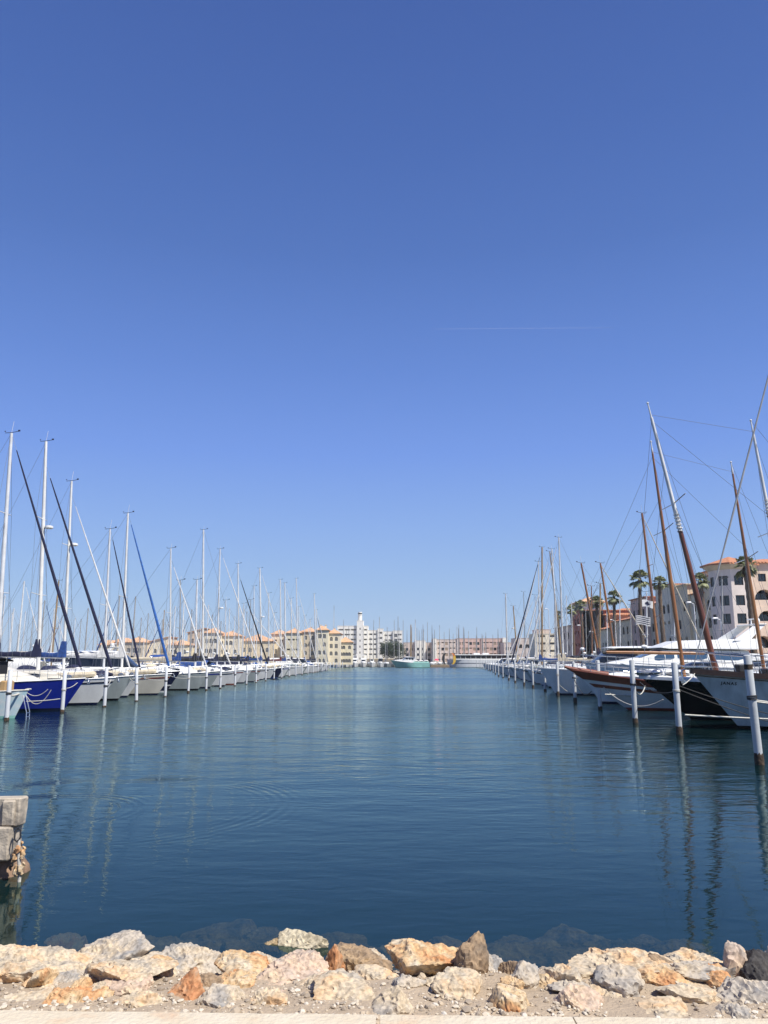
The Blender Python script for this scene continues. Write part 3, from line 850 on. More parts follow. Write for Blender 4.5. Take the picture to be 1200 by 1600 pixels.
def cabin(e, hull, sts, m, winm, wins=(), name='cabin', z0=None, wz=(.38, .78), taper=.16, screen=None, n=5, crown=.06):
    """sts: (x, half width, height) from aft to forward; wins: (xa, xb) side windows; screen: (xa, xb) raked windscreen"""
    X = [a[0] for a in sts]
    def w(x): return float(np.interp(x, X, [a[1] for a in sts]))
    def h(x): return float(np.interp(x, X, [a[2] for a in sts]))
    def zb(x): return (hull.deck_z(x) - .04) if z0 is None else z0
    rings = []
    for x, ww, hh in sts:
        z = zb(x)
        half_ = [(ww, 0), (ww * (1 - taper * .85), hh * .88), (ww * (1 - taper) - .04, hh * .97), (ww * .5, hh + crown * .7)]
        pts = [(x, a, z + b) for a, b in half_] + [(x, 0, z + hh + crown)] + [(x, -a, z + b) for a, b in half_[::-1]]
        rings.append(pts)
    mb = MB(); mb.loft(rings, True, True, True)
    c = mb.build(name, m, e, ang=30)
    for (xa, xb) in wins:
        for sd in (1, -1):
            mb = MB(); rows = []
            for fz, off in ((wz[0], -.01), (wz[0], .014), (wz[1], .014), (wz[1], -.01)):
                row = []
                for i in range(n + 1):
                    x = lerp(xa, xb, i / n)
                    f = fz
                    if i in (0, n): f = lerp(fz, (wz[0] + wz[1]) / 2, .45)
                    row.append((x, sd * (w(x) * (1 - taper * f) + off), zb(x) + h(x) * f))
                rows.append(row)
            mb.loft(rows if sd == -1 else rows[::-1], False); mb.build('window', winm, c)
    if screen:
        xa, xb = screen
        mb = MB(); rows = []
        for i in range(4):
            x = lerp(xa, xb, i / 3); ww = w(x) * (1 - taper) - .10
            z = zb(x) + h(x) + crown
            rows.append([(x + .02, ww * q, z + .02 - crown * abs(q) ** 1.5 * .9) for q in (-.96, -.5, 0, .5, .96)])
        mb.loft(rows[::-1], False); mb.build('windscreen', winm, c)
    return c

def guard_rail(e, hull, full=True, t0=.06, h=.58, name='guard_rail', r=.013):
    mb = MB()
    def rp(t, sd, z): 
        p = hull.pt(t, hull.sheer(t), sd); return (p[0], p[1] - sd * .05 if abs(p[1]) > .1 else p[1], p[2] + z)
    ts = [t0 + (0.86 - t0) * i / 7 for i in range(8)] if full else [.4, .55, .7, .86]
    for sd in (1, -1):
        for t in ts: mb.tube([rp(t, sd, 0), rp(t, sd, h)], r, 4)
        for z in ((h, h * .52) if full else (h,)):
            mb.tube([rp(t, sd, z) for t in ts], r * .55, 4)
        mb.tube([rp(.86, sd, h), rp(.93, sd, h), rp(.985, sd, h)], r * 1.3, 5)
        mb.tube([rp(.93, sd, 0), rp(.94, sd, h)], r, 4)
    a = rp(.985, 1, h); b = rp(.985, -1, h)
    mb.tube([a, (hull.L / 2 + .18, 0, hull.fbow + h + .02), b], r * 1.3, 5)
    return mb.build(name, M['steel'], e)

def sailboat(o, rz, L, B, fb, hullm='white', coverm='navycloth', furlm='whitecloth', mastm='alu', mast=None, mh=13.0, q=1, label='', group=None, cat='sailing yacht',
             mr=.085, botm='navy', toem='alu', fwd=None, furl_r=.085, furltop=1.0, hood='navycloth', radar=0, hk=None, cabinm='white', deckm='deck', antenna=True, gennaker=False, spreaders=1, band=None, boom=True, flybag=False, croof=.56):
    """o: (x, y) of the bow tip; rz: heading; mast = (base, top) as world points, or None for a plain one"""
    c, s_ = math.cos(rz), math.sin(rz)
    e = empty('sailing_yacht', (o[0] - c * L / 2, o[1] - s_ * L / 2, 0), rz, label, cat, group)
    h = Hull(L, B, fb, **(hk or {}))
    n = {2: 22, 1: 12, 0: 7}[q]
    if band is None and q and int(o[1] * 10) % 3 != 0:
        cb = ('navy', 'blue', 'oxide', 'alud', 'black')[int(o[1] * 7) % 5]
        band = (M[cb if hullm != 'navy' else 'white'], .80, .86)
    h.build(e, M[hullm], M[botm], M[deckm], n, M[toem] if q else None, band)
    def loc(p):
        d = Vector(p) - e.location; return Vector((d.x * c + d.y * s_, -d.x * s_ + d.y * c, d.z))
    if mast: b_, t_ = loc(mast[0]), loc(mast[1])
    else:
        bx = L / 2 - L * .40; b_, t_ = Vector((bx, 0, 0)), Vector((bx - .02 * mh, 0, mh))
    b_ = b_ + (t_ - b_) * ((h.deck_z(b_.x) + .15 - b_.z) / (t_.z - b_.z))
    H = t_.z - b_.z
    # coachroof
    xa, xf = -L * .16, L * .30
    W = B * .33
    ch_ = croof if croof != .56 else random.Random(int(o[1] * 17)).uniform(.5, .82)
    cabin(e, h, [(xa, W, ch_), (xa + .5, W, ch_ + .04), (xf - L * .16, W * .85, ch_ - .04), (xf - .5, W * .45, .26), (xf, W * .22, .05)], M[cabinm], M['glass'],
          [(xa + .5, xa + L * .16), (xa + L * .19, xa + L * .30)] if q else [(xa + .4, xa + L * .3)], n=4)
    if q:
        mb = MB()   # cockpit coaming
        for sd in (1, -1): mb.box((-L * .32, sd * B * .27, fb + .14), (L * .28, .14, .3), 0, .04)
        mb.box((-L * .455, 0, fb + .12), (.16, B * .5, .26), 0, .04)
        mb.build('cockpit_coaming', M[cabinm], e)
        mb = MB()   # spray hood
        rings = []
        for i, (x, k) in enumerate(((xa - .15, 1.0), (xa + .15, 1.0), (xa + .5, .82), (xa + .85, .3))):
            rings.append([(x, W * .98 * math.cos(a) , h.deck_z(x) + .38 + .62 * k * math.sin(a) ** .8) for a in [PI * j / 10 for j in range(11)]])
        mb.loft(rings, False); mb.build('spray_hood', M[hood], e)
        guard_rail(e, h, q == 2, r=.015 if q == 2 else .018)
    # mast
    mb = MB(); k_ = 10 if q == 2 else 7
    mb.tube([b_, lerp(b_, t_, .6), t_], [mr, mr * .95, mr * .7], k_)
    m_ = mb.build('mast', M[mastm], e)
    ax = (t_ - b_).normalized()
    if q:
        mb = MB()
        for kk in range(spreaders):
            p = lerp(b_, t_, (.47,)[0] if spreaders == 1 else (.34, .66)[kk]); sw = B * .30 * (1 - .25 * kk)
            for sd in (1, -1): mb.tube([p, p + Vector((-.12, sd * sw, .06))], [.035, .02], 5)
        mb.build('spreader', M[mastm], m_)
    if antenna and q:
        mb = MB(); mb.tube([t_, t_ + Vector((.06, .05, .75 if q == 2 else .5))], .011, 4); mb.build('antenna', M['mastwhite'], m_)
        mb = MB(); mb.tube([t_ + Vector((-.38, 0, .02)), t_ + Vector((.02, 0, .05)), t_ + Vector((.42, .0, .12))], .018, 4)
        mb.box(t_ + Vector((.44, 0, .16)), (.13, .02, .10)); mb.ball(t_ + Vector((-.38, 0, .12)), .04, 5, 4); mb.build('wind_vane', M['dark'], m_)
    if radar:
        p = lerp(b_, t_, radar); mb = MB(); mb.tube([p, p + Vector((.34, 0, .02))], .03, 5)
        mb.tube([p + Vector((.38, 0, -.02)), p + Vector((.38, 0, .03)), p + Vector((.38, 0, .15)), p + Vector((.38, 0, .19))], [.2, .27, .26, .15], 12); mb.build('radar_dome', M['white'], m_)
    # boom and sail cover
    if boom:
        g_ = b_ + ax * (1.3 if q == 2 else 1.05); bl = min(L * .36, g_.x + L * .46)
        end = g_ + Vector((-bl, 0, .12))
        mb = MB(); mb.tube([g_, end], .06 if q else .05, 6); bo = mb.build('boom', M[mastm if mastm != 'masttan' else 'alu'], e)
        mb = MB(); rings = []; N_ = 12 if q == 2 else 7
        r_ = random.Random(int(L * 100 + o[1] * 7))
        for i in range(N_ + 1):
            f = i / N_; p = lerp(g_, end, .015 + f * .95)
            hh = (.30 + .10 * math.sin(i * 1.9) * .35) * (1 - .55 * f) * (1 if q else .8) + .02
            ww = .15 * (1 - .4 * f)
            rings.append([p + Vector((0, ww * math.cos(a), .02 + hh * .55 + hh * .62 * math.sin(a) + (.03 * noise.noise(Vector((i * .9, a, L)))))) for a in [2 * PI * j / 8 for j in range(8)]])
        mb.loft(rings, True, True, True)
        # the collar that climbs the mast
        top = g_ + ax * (1.15 if q == 2 else .9); 
        rings = [[g_ + Vector((dx, dy, .05)) for dx, dy in ((.12, .12), (-.5, .17), (-.5, -.17), (.12, -.12))], [g_ + ax * .5 + Vector((dx, dy, 0)) for dx, dy in ((.12, .12), (-.32, .15), (-.32, -.15), (.12, -.12))], [top + Vector((dx, dy, 0)) for dx, dy in ((.10, .11), (-.16, .11), (-.16, -.11), (.10, -.11))]]
        mb.loft(rings, True, True, True)
        mb.build('sail_cover', M[coverm], bo)
    # forestay with furled sail
    bow = Vector((L / 2 - .12, 0, h.fbow + .08)); ft = lerp(b_, t_, furltop if furltop < 1 else .985) + Vector((.08, 0, 0))
    if furlm:
        mb = MB(); a, b2 = lerp(bow, ft, .03), lerp(bow, ft, .94)
        ps = [lerp(a, b2, f) for f in (0, .03, .25, .6, .9, 1)]
        mb.tube(ps, [furl_r * .5, furl_r, furl_r * 1.05, furl_r * .75, furl_r * .5, furl_r * .3], 7)
        mb.build('furled_sail', M[furlm], e)
    mb = MB(); wr = .009 if q == 2 else (.011 if q == 1 else .016)
    mb.tube([bow, ft], wr, 4); mb.build('forestay', M['wire'], e)
    mb = MB(); st = (-L / 2 + .1, 0, fb + .1)
    mb.tube([t_, st], wr, 4); mb.build('backstay', M['wire'], e)
    if q:
        for sd in (1, -1):
            mb = MB()
            p = lerp(b_, t_, .47 if spreaders == 1 else .66); sp = p + Vector((-.12, sd * B * .30 * (1 if spreaders == 1 else .75), .06))
            ch = Vector((b_.x - .15, sd * (h.half_x(b_.x, fb) - .08), h.deck_z(b_.x)))
            if spreaders == 2:
                p1 = lerp(b_, t_, .34) + Vector((-.12, sd * B * .30, .06)); mb.tube([t_, sp, p1, ch], wr, 4)
            else: mb.tube([t_, sp, ch], wr, 4)
            mb.tube([p, ch + Vector((.35, 0, 0))], wr, 4); mb.tube([p, ch + Vector((-.4, 0, 0))], wr, 4)
            mb.build('shroud', M['wire'], e)
    r2 = random.Random(int(o[1] * 13 + L * 31))
    if q and r2.random() < .75:      # bimini on hoops over the cockpit
        mb = MB(); rings = []; zt_ = fb + r2.uniform(1.75, 1.95); bw_ = B * .33
        for x, k in ((-L * .43, .86), (-L * .38, 1.0), (-L * .26, 1.0), (-L * .22, .88)):
            rings.append([(x, bw_ * math.cos(a), zt_ - .18 + .30 * k * math.sin(a)) for a in [PI * j / 8 for j in range(9)]])
        mb.loft(rings, False)
        bm_ = mb.build('bimini', M[r2.choice(('navycloth', 'bluecloth', 'creamcloth', 'whitecloth', 'blackcloth', hood))], e)
        for x in (-L * .41, -L * .24):
            mb = MB(); x0_ = x * .5 - L * .16
            mb.tube([(x0_, bw_, fb), (x, bw_, zt_ - .15)] + [(x, bw_ * math.cos(a), zt_ - .17 + .28 * math.sin(a)) for a in [PI * j / 8 for j in range(1, 8)]] + [(x, -bw_, zt_ - .15), (x0_, -bw_, fb)], .016, 5)
            mb.build('hoop', M['steel'], bm_)
    if q and r2.random() < .55:      # rolled tender or sail bag on the foredeck
        mb = MB(); x = L * .30; z = h.deck_z(x) + .2; w_ = B * .13
        if r2.random() < .5:
            mb.tube([(x - .9, 0, z), (x - .7, w_ * .5, z), (x, w_ * .8, z + .05), (x + .75, w_ * .3, z)], [.1, .24, .26, .1], 8); mb.build('rolled_sail', M[r2.choice(('whitecloth', 'creamcloth', 'bluecloth', 'navycloth'))], e)
        else:
            for sd in (1, -1): mb.tube([(x - 1.1, sd * .42, z + .05), (x + .5, sd * .42, z + .1), (x + 1.0, 0, z + .14)], .19, 8)
            mb.box((x - .2, 0, z + .1), (1.7, .8, .12), 0, .03); mb.build('dinghy', M[r2.choice(('grey', 'whitecloth', 'creamcloth'))], e)
    if q:
        mb = MB(); x = L * .43; mb.box((x - .1, 0, h.deck_z(x) + .12), (.34, .26, .22), 0, .05); mb.tube([(x - .1, -.2, h.deck_z(x) + .16), (x - .1, .2, h.deck_z(x) + .16)], .09, 8); mb.build('windlass', M['steel'], e)
        if r2.random() < .5:         # stern pole with a small wind generator or aerial
            mb = MB(); mb.tube([(-L * .46, B * .25, fb), (-L * .47, B * .25, fb + 2.5)], .03, 5); mb.ball((-L * .47, B * .25, fb + 2.5), .16, 8, 6, (1.6, 1, 1)); mb.build('wind_generator', M['white'], e)
        for k in range(3 if q == 1 else 0):
            x = L * (-.2 + .2 * k); mb = MB(); y = h.half_x(x, fb * .6) + .10
            sd = -1 if math.cos(rz) > 0 else 1
            mb.tube([(x, sd * y, fb * .95), (x, sd * y, fb * .8), (x, sd * y, fb * .35), (x, sd * y, fb * .25)], [.03, .12, .12, .04], 7); mb.build('fender', M[r2.choice(('navycloth', 'whitecloth', 'whitecloth'))], e)
    if q == 2:
        mb = MB(); x = L / 2
        mb.tube([(x - .2, 0, h.fbow + .04), (x + .12, 0, h.fbow + .0), (x + .2, 0, h.fbow - .22)], .03, 6); mb.box((x + .17, 0, h.fbow - .22), (.07, .30, .16), 0, .02); mb.build('anchor', M['steel'], e)
        mb = MB()
        mb.box((L * .36, 0, h.deck_z(L * .36) + .07), (.55, .5, .06), 0, .02); mb.build('hatch', M['glass'], e)
        for k, x in enumerate((-.22 * L, .02 * L, .2 * L)):
            for sd in (1, -1):
                mb = MB(); y = h.half_x(x, fb * .6) + .10
                mb.tube([(x, sd * y, fb * .95), (x, sd * y, fb * .8), (x, sd * y, fb * .35), (x, sd * y, fb * .25)], [.03, .11, .11, .04], 8); mb.tube([(x, sd * y, fb * .9), (x, sd * (y - .1), h.deck_z(x) + .3)], .01, 4)
                mb.build('fender', M['navycloth' if k == 1 else 'whitecloth'], e)
    return e, h, b_, t_

def motorboat(o, rz, L, B, fb, hullm='white', q=1, label='', group=None, style='cruiser', canvasm='navycloth', botm='navy', superm='white', winm='glass', toem='alu', mastpole=0, cat='motor boat', hk=None, band=None):
    c, s_ = math.cos(rz), math.sin(rz)
    e = empty('motor_boat', (o[0] - c * L / 2, o[1] - s_ * L / 2, 0), rz, label, cat, group)
    kw = dict(rake=L * .10, srake=.1, pd=2.4, pw=1.7, sternw=.9, bowup=.35, flare=.16); kw.update(hk or {})
    h = Hull(L, B, fb, **kw)
    h.build(e, M[hullm], M[botm], M['deck'], {2: 22, 1: 12, 0: 7}[q], M[toem] if q else None, band)
    W = B * .40
    if style == 'flybridge':
        cabin(e, h, [(-L * .30, W, 1.25), (-L * .1, W, 1.3), (L * .12, W * .92, 1.2), (L * .24, W * .75, .55), (L * .38, W * .35, .12)], M[superm], M[winm], [(-L * .27, -L * .10), (-L * .085, L * .06), (L * .075, L * .17)], wz=(.45, .86), screen=(L * .125, L * .235))
        mb = MB()   # fly deck with raised coaming
        z = fb + 1.32
        mb.loft([[(-L * .34, W * 1.02, z), (L * .10, W * .92, z + .05), (L * .10, -W * .92, z + .05), (-L * .34, -W * 1.02, z)], [(-L * .36, W * 1.06, z + .12), (L * .14, W * .86, z + .14), (L * .14, -W * .86, z + .14), (-L * .36, -W * 1.06, z + .12)], [(-L * .34, W * 1.0, z + .75), (L * .04, W * .7, z + .62), (L * .04, -W * .7, z + .62), (-L * .34, -W * 1.0, z + .75)]], True, True, True)
        mb.build('flybridge', M[superm], e)
        mb = MB()   # swept radar arch
        for sd in (1, -1):
            mb.loft([[(-L * .30, sd * W * .95, z + .6), (-L * .22, sd * W * .95, z + .6), (-L * .22, sd * W * .87, z + .6), (-L * .30, sd * W * .87, z + .6)], [(-L * .40, sd * W * .75, z + 1.75), (-L * .35, sd * W * .75, z + 1.75), (-L * .35, sd * W * .67, z + 1.75), (-L * .40, sd * W * .67, z + 1.75)]], True, True, True)
        mb.box((-L * .375, 0, z + 1.78), (L * .06, W * 1.6, .09), 0, .03)
        ar = mb.build('radar_arch', M[superm], e)
        mb = MB(); mb.tube([(-L * .375, 0, z + 1.8), (-L * .375, 0, z + 2.15)], .05, 6); mb.box((-L * .375, 0, z + 2.2), (.14, 1.1, .09), 0, .03); mb.build('radar', M['white'], ar)
        mb = MB(); mb.ball((-L * .375, W * .5, z + 2.05), .2, 10, 8, (1, 1, 1.1)); mb.build('satellite_dome', M['white'], ar)
    elif style == 'launch':      # wheelhouse forward of the middle, open after deck
        lh = max(1.0, L / 11.0)
        cabin(e, h, [(-L * .12, W * .85, 1.55 * lh), (L * .06, W * .8, 1.6 * lh), (L * .13, W * .76, 1.5 * lh), (L * .20, W * .66, .72 * lh), (L * .38, W * .4, .30), (L * .41, W * .3, .08)], M[superm], M[winm], [(-L * .09, -L * .03), (-L * .02, L * .04), (L * .05, L * .115)], wz=(.50, .86), screen=(L * .135, L * .195))
        mb = MB(); z = fb + 1.62 * lh; mb.box((L * .01, 0, z), (L * .28, W * 1.75, .08), 0, .03); mb.build('roof_panel', M[superm], e)
        mb = MB(); mb.tube([(L * .02, 0, z), (L * .0, 0, z + 2.2)], .04, 6); mb.box((L * .02, 0, z + .5), (.1, .8, .1), 0, .03); mb.build('signal_mast', M['mastwhite'], e)
        mb = MB()
        for sd in (1, -1): mb.box((-L * .28, sd * B * .38, fb + .25), (L * .4, .08, .5), 0, .03)
        mb.box((-L * .2, 0, fb + .25), (L * .1, B * .35, .5), 0, .05); mb.build('bulwark', M[hullm], e)
    elif style == 'hardtop':
        cabin(e, h, [(-L * .14, W, .55), (0, W, .62), (L * .14, W * .85, .55), (L * .30, W * .5, .28), (L * .38, W * .25, .06)], M[superm], M[winm], [(L * .04, L * .22)], wz=(.40, .75))
        cabin(e, h, [(-L * .30, W * .92, 1.32), (-L * .1, W * .92, 1.35), (L * .06, W * .85, 1.15), (L * .17, W * .7, .1)], M['glass'], M['glass'], (), name='window_band', z0=fb + .6, screen=None)
        cabin(e, h, [(-L * .36, W * .98, .10), (-L * .1, W * 1.0, .12), (L * .04, W * .88, .08), (L * .08, W * .74, .02)], M[superm], M['glass'], (), name='hardtop', z0=fb + 1.92)
    elif style == 'tour':
        mb = MB(); mb.box((-L * .02, 0, fb + .25), (L * .84, B * .8, .5), 0, .05); mb.build('cabin_base', M[superm], e)
        mb = MB(); mb.box((-L * .02, 0, fb + 1.15), (L * .82, B * .76, 1.35), 0, .03); mb.build('window_band', M['glass'], e)
        for k in range(13):
            mb = MB(); mb.box((-L * .43 + L * .82 * k / 12, 0, fb + 1.15), (.11, B * .785, 1.35)); mb.build('window_post', M[superm], e)
        mb = MB(); mb.box((-L * .03, 0, fb + 1.98), (L * .88, B * .88, .34), 0, .10); mb.build('roof_panel', M[superm], e)
        for k in (.0, -.12):
            mb = MB(); mb.box((L * k + L * .1, 0, fb + 2.45), (L * .08, B * .5, .6), 0, .1); mb.build('roof_box', M['white'], e)
        mb = MB(); mb.tube([(-L * .33, 0, fb + 2.1), (-L * .36, 0, fb + 6.0)], [.16, .06], 6); mb.build('flag_mast', M['mastwhite'], e)
    elif style != 'bare':        # cruiser: low cabin, raked windscreen, canvas over the cockpit
        cabin(e, h, [(-L * .05, W, .55), (L * .08, W, .6), (L * .22, W * .75, .42), (L * .34, W * .4, .18), (L * .40, W * .2, .05)], M[superm], M[winm], [(L * .02, L * .13), (L * .15, L * .25)], wz=(.35, .75))
        cabin(e, h, [(-L * .10, W * .92, .56), (-L * .02, W * .9, .55), (L * .10, W * .6, .05)], M['glass'], M['glass'], (), name='windscreen', z0=fb + .5)
        if canvasm:
            mb = MB(); rings = []
            for x, k in ((-L * .40, .75), (-L * .32, 1.0), (-L * .12, 1.02), (-L * .03, .75)):
                rings.append([(x, W * math.cos(a), fb + .55 + 1.15 * k * max(0, math.sin(a)) ** .55) for a in [PI * j / 10 for j in range(11)]])
            mb.loft(rings, False); mb.build('cockpit_canopy', M[canvasm], e)
        mb = MB()
        for sd in (1, -1): mb.tube([(-L * .33, sd * W, fb), (-L * .36, sd * W * .9, fb + 1.35), (-L * .36, 0, fb + 1.5)], .045, 6)
        mb.build('radar_arch', M['white'], e)
    if q and style != 'bare': guard_rail(e, h, q == 2, t0=.35, h=.55, name='bow_rail', r=.018)
    if mastpole:
        mb = MB(); mb.tube([(-L * .1, 0, fb + .5), (-L * .12, 0, mastpole)], .04, 5); mb.build('antenna', M['mastwhite'], e)
    if q == 2 and style != 'bare':
        for k, x in enumerate((-.3 * L, -.05 * L, .16 * L)):
            for sd in (1, -1):
                mb = MB(); y = h.half_x(x, fb * .6) + .10
                mb.tube([(x, sd * y, fb * .95), (x, sd * y, fb * .8), (x, sd * y, fb * .35), (x, sd * y, fb * .25)], [.03, .11, .11, .04], 8)
                mb.build('fender', M['navycloth' if k == 1 else 'whitecloth'], e)
        mb = MB(); x = L / 2
        mb.tube([(x - .2, 0, h.fbow + .04), (x + .12, 0, h.fbow + .0), (x + .2, 0, h.fbow - .22)], .03, 6); mb.box((x + .17, 0, h.fbow - .22), (.07, .30, .16), 0, .02); mb.build('anchor', M['steel'], e)
    return e, h

def mast_at(Y, tx, ty, bx):
    return (P(bx, 1000, Y), P(tx, ty, Y))

GL, GR, GB, GF = 'boats of the left row', 'boats of the right row', 'boats on the pontoons behind the left row', 'boats along the far end of the harbour'

# ---- left row, hand placed
def lx(Y): return line_x(LPG, Y)
# work boat with a painted bow at the left edge
e, h = motorboat((P(41, 1085, 37.6).x, 37.8), 0, 9.5, 3.3, 1.15, 'mottled', 2, 'work boat with patched pale blue and white bow at the left edge', GL, 'bare', botm='teal', hk=dict(rake=.55, bowup=.15, pd=3.4, pw=2.6, sternw=.85, flare=.1), toem='rope', cat='boat')
mb = MB()
for x in (.6, 3.0):
    for sd in (1, -1): mb.tube([(x, sd * 1.25, 1.15), (x, sd * 1.2, 2.75)], .03, 6)
mb.build('canopy_pole', M['steel'], e)
mb = MB(); rings = []
for x, k in ((.2, .6), (.6, 1), (2.9, 1), (3.3, .6)):
    rings.append([(x, 1.35 * math.cos(a), 2.65 + .28 * k * math.sin(a)) for a in [PI * j / 8 for j in range(9)]])
mb.loft(rings, False); mb.box((3.1, 0, 2.35), (.06, 2.2, .6)); mb.build('bimini', M['blackcloth'], e)
cabin(e, h, [(-2.6, 1.0, 1.0), (-.4, 1.0, 1.05), (.5, .9, .95), (1.0, .8, .1)], M['blackcloth'], M['glass'], [(-2.2, -.8)])
mb = MB(); mb.box((2.6, -.5, 1.42), (1.3, .8, .55), .1, .12); mb.build('canvas_bag', M['bluecloth'], e)
mb = MB(); mb.box((1.9, 1.0, 1.35), (.35, .3, .5), 0, .05); mb.tube([(1.9, 1.0, 1.6), (1.85, 1.0, 2.1)], .09, 8); mb.ball((1.85, 1.0, 2.15), .2, 8, 6); mb.build('outboard_motor', M['dark'], e)
mb = MB(); mb.box((3.6, .2, 1.45), (.3, .9, .6), 0, .06); mb.build('wooden_locker', M['masttan'], e)
for k, (x, y, z, mm) in enumerate(((2.2, -1.62, 1.25, 'orange'), (1.9, -1.65, .95, 'yellow'), (1.5, -1.62, 1.3, 'orange'), (2.6, -1.6, 1.28, 'orange'))):
    mb = MB(); mb.ball((x, y, z), .20, 10, 8, (1, 1, 1.35)); mb.tube([(x, y, z + .25), (x, y + .2, z + .4)], .02, 4); mb.build('float', M[mm], e)
mb = MB()
for sd in (-.16, .16):
    mb.tube([(4.85, -.6 + sd, 1.1), (5.15, -.75 + sd, .35), (5.2, -.78 + sd, -.5)], .022, 6)
for z in (.30, .12, -.06, -.3): mb.tube([(5.17, -.92, z), (5.17, -.60, z)], .02, 5)
mb.build('boarding_ladder', M['steel'], e)
mb = MB()
mb.tube([(4.4, y, 1.2 + .12 * math.sin(y * 2)) for y in np.linspace(-1, 1, 9)], .05, 6); mb.build('coiled_rope', M['rope'], e)

hk_ = dict(bowup=.30, rake=1.1, flare=.04)
sailboat((P(131, 1070, 43.6).x, 43.8), 0, 12.5, 3.9, 1.42, 'blue', 'navycloth', 'navycloth', 'alu', mast_at(43.8, 18, 677, -3), q=2, label='cobalt blue sailing yacht, nearest sailing yacht in the left row', group=GL, mr=.12, spreaders=2, furl_r=.095, toem='mastwhite', botm='navy', cabinm='cream', hk=hk_, croof=.86)
sailboat((P(181, 1063, 49.4).x, 49.4), R(1), 12.0, 3.8, 1.35, 'white', 'navycloth', 'navycloth', 'mastwhite', mast_at(49.4, 72, 690, 61), q=2, label='white sailing yacht moored just behind the cobalt blue one', group=GL, mr=.125, spreaders=2, furl_r=.10, furltop=.89, botm='navy', radar=.62, cabinm='cream', hk=hk_)
sailboat((P(208, 1058, 54.5).x, 54.6), R(-1), 11.5, 3.8, 1.35, 'grey', 'bluecloth', 'whitecloth', 'mastwhite', mast_at(54.6, 112, 752, 101), q=2, label='grey-hulled sailing yacht with white furled jib and blue sail cover, left row', group=GL, mr=.10, furl_r=.07, furltop=.92, radar=.66, botm='black', spreaders=2, hk=dict(bowup=.3, rake=1.0))
sailboat((P(222, 1052, 58.8).x, 59.0), 0, 10.8, 3.6, 1.3, 'white', 'whitecloth', 'navycloth', 'alu', mast_at(59, 172, 827, 164), q=2, label='white sailing yacht with white sail bag and thin navy furled jib, left row', group=GL, mr=.09, furl_r=.08, radar=0, hk=hk_)
sailboat((P(268, 1050, 63.0).x, 63.2), 0, 12.0, 3.8, 1.35, 'cream', 'whitecloth', 'lightblue', 'mastwhite', mast_at(63.2, 200, 802, 192), q=2, label='cream sailing yacht with bright blue furled jib, left row', group=GL, mr=.10, furl_r=.11, hk=hk_)
motorboat((P(280, 1055, 67.8).x, 68.2), 0, 11.5, 3.9, 1.45, 'navy', 2, 'navy-hulled motor yacht with white superstructure, left row', GL, 'hardtop', superm='white', botm='white', band=(M['white'], .30, .36), cat='motor yacht')
EXPL = [  # Y, mast top px, base px, kind, hull, cover, furl, note, mast radius, coveR
 (73.5, (267, 857), 266, 'grey', 'creamcloth', 'whitecloth', 'grey-hulled sailing yacht with white furled jib behind the navy motor yacht', .09),
 (78.8, (282, 907), 281, 'grey', 'bluecloth', None, 'grey sailing yacht with blue-grey mast and bright blue sail cover, left row', .08),
 (84.2, (308, 906), 306, 'white', 'blackcloth', 'whitecloth', 'white sailing yacht with thick white mast and black sail cover, left row', .13),
 (89.6, (318, 828), 317, 'white', 'blackcloth', None, 'white sailing yacht with the tall bright mast left of the arcaded building', .13),
 (95.0, None, 0, 'white', None, None, '', 0),
 (100.4, (344, 858), 340, 'grey', 'navycloth', 'whitecloth', 'grey sailing yacht with tall white mast in front of the arcaded building', .12),
 (105.8, (353, 938), 352, 'white', 'blackcloth', None, '', .08),
 (111.4, (372, 881), 373, 'white', 'blackcloth', 'blackcloth', 'white sailing yacht with black furled jib crossing other masts', .11),
 (117.0, None, 0, 'white', None, None, '', 0),
 (122.4, (392, 937), 389, 'navy', 'navycloth', None, '', .08),
 (128.0, (406, 888), 408, 'white', 'bluecloth', 'whitecloth', 'white sailing yacht with bright blue sail cover and tall thick mast, left row', .16),
 (133.4, (397, 916), 397, 'grey', 'greencloth', None, '', .10),
 (139.0, (381, 943), 379, 'white', 'creamcloth', 'whitecloth', '', .08),
 (144.6, (420, 927), 420, 'white', 'navycloth', None, '', .11),
 (150.0, (429, 958), 428, 'white', None, 'whitecloth', '', .08),
 (155.6, (438, 906), 439, 'white', 'burgundy', None, 'white sailing yacht with tall dull mast and dark red sail cover, left row', .15),
 (161.2, (445, 911), 446, 'grey', 'bluecloth', 'whitecloth', '', .15),
 (166.8, (455, 935), 456, 'white', 'navycloth', None, '', .13),
 (172.4, None, 0, 'white', None, None, '', 0),
 (177.8, (463, 904), 465, 'white', 'navycloth', 'whitecloth', 'white sailing yacht with the tallest mast far along the left row', .15),
 (183.2, (467, 948), 467, 'white', 'creamcloth', None, '', .12),
 (188.8, None, 0, 'white', None, None, '', 0),
 (194.2, (476, 962), 476, 'grey', 'bluecloth', None, '', .09),
 (199.8, (485, 968), 485, 'white', 'navycloth', 'whitecloth', '', .09),
 (205.2, (491, 928), 493, 'white', 'navycloth', 'whitecloth', 'white sailing yacht with tall white mast before the last left-row boats', .16),
 (210.8, (494, 953), 496, 'navy', 'creamcloth', 'navycloth', '', .12),
 (216.2, None, 0, 'white', None, None, '', 0),
]
cname = {'white': 'white', 'grey': 'grey', 'navy': 'navy', 'cream': 'cream', 'teal': 'turquoise', 'black': 'black', 'blue': 'blue'}
covname = {'navycloth': 'navy', 'bluecloth': 'blue', 'blackcloth': 'black', 'creamcloth': 'cream', 'greencloth': 'dark green', 'burgundy': 'dark red', 'whitecloth': 'white', 'lightblue': 'bright blue', None: 'bare'}
br = random.Random(11)
cnt = 7
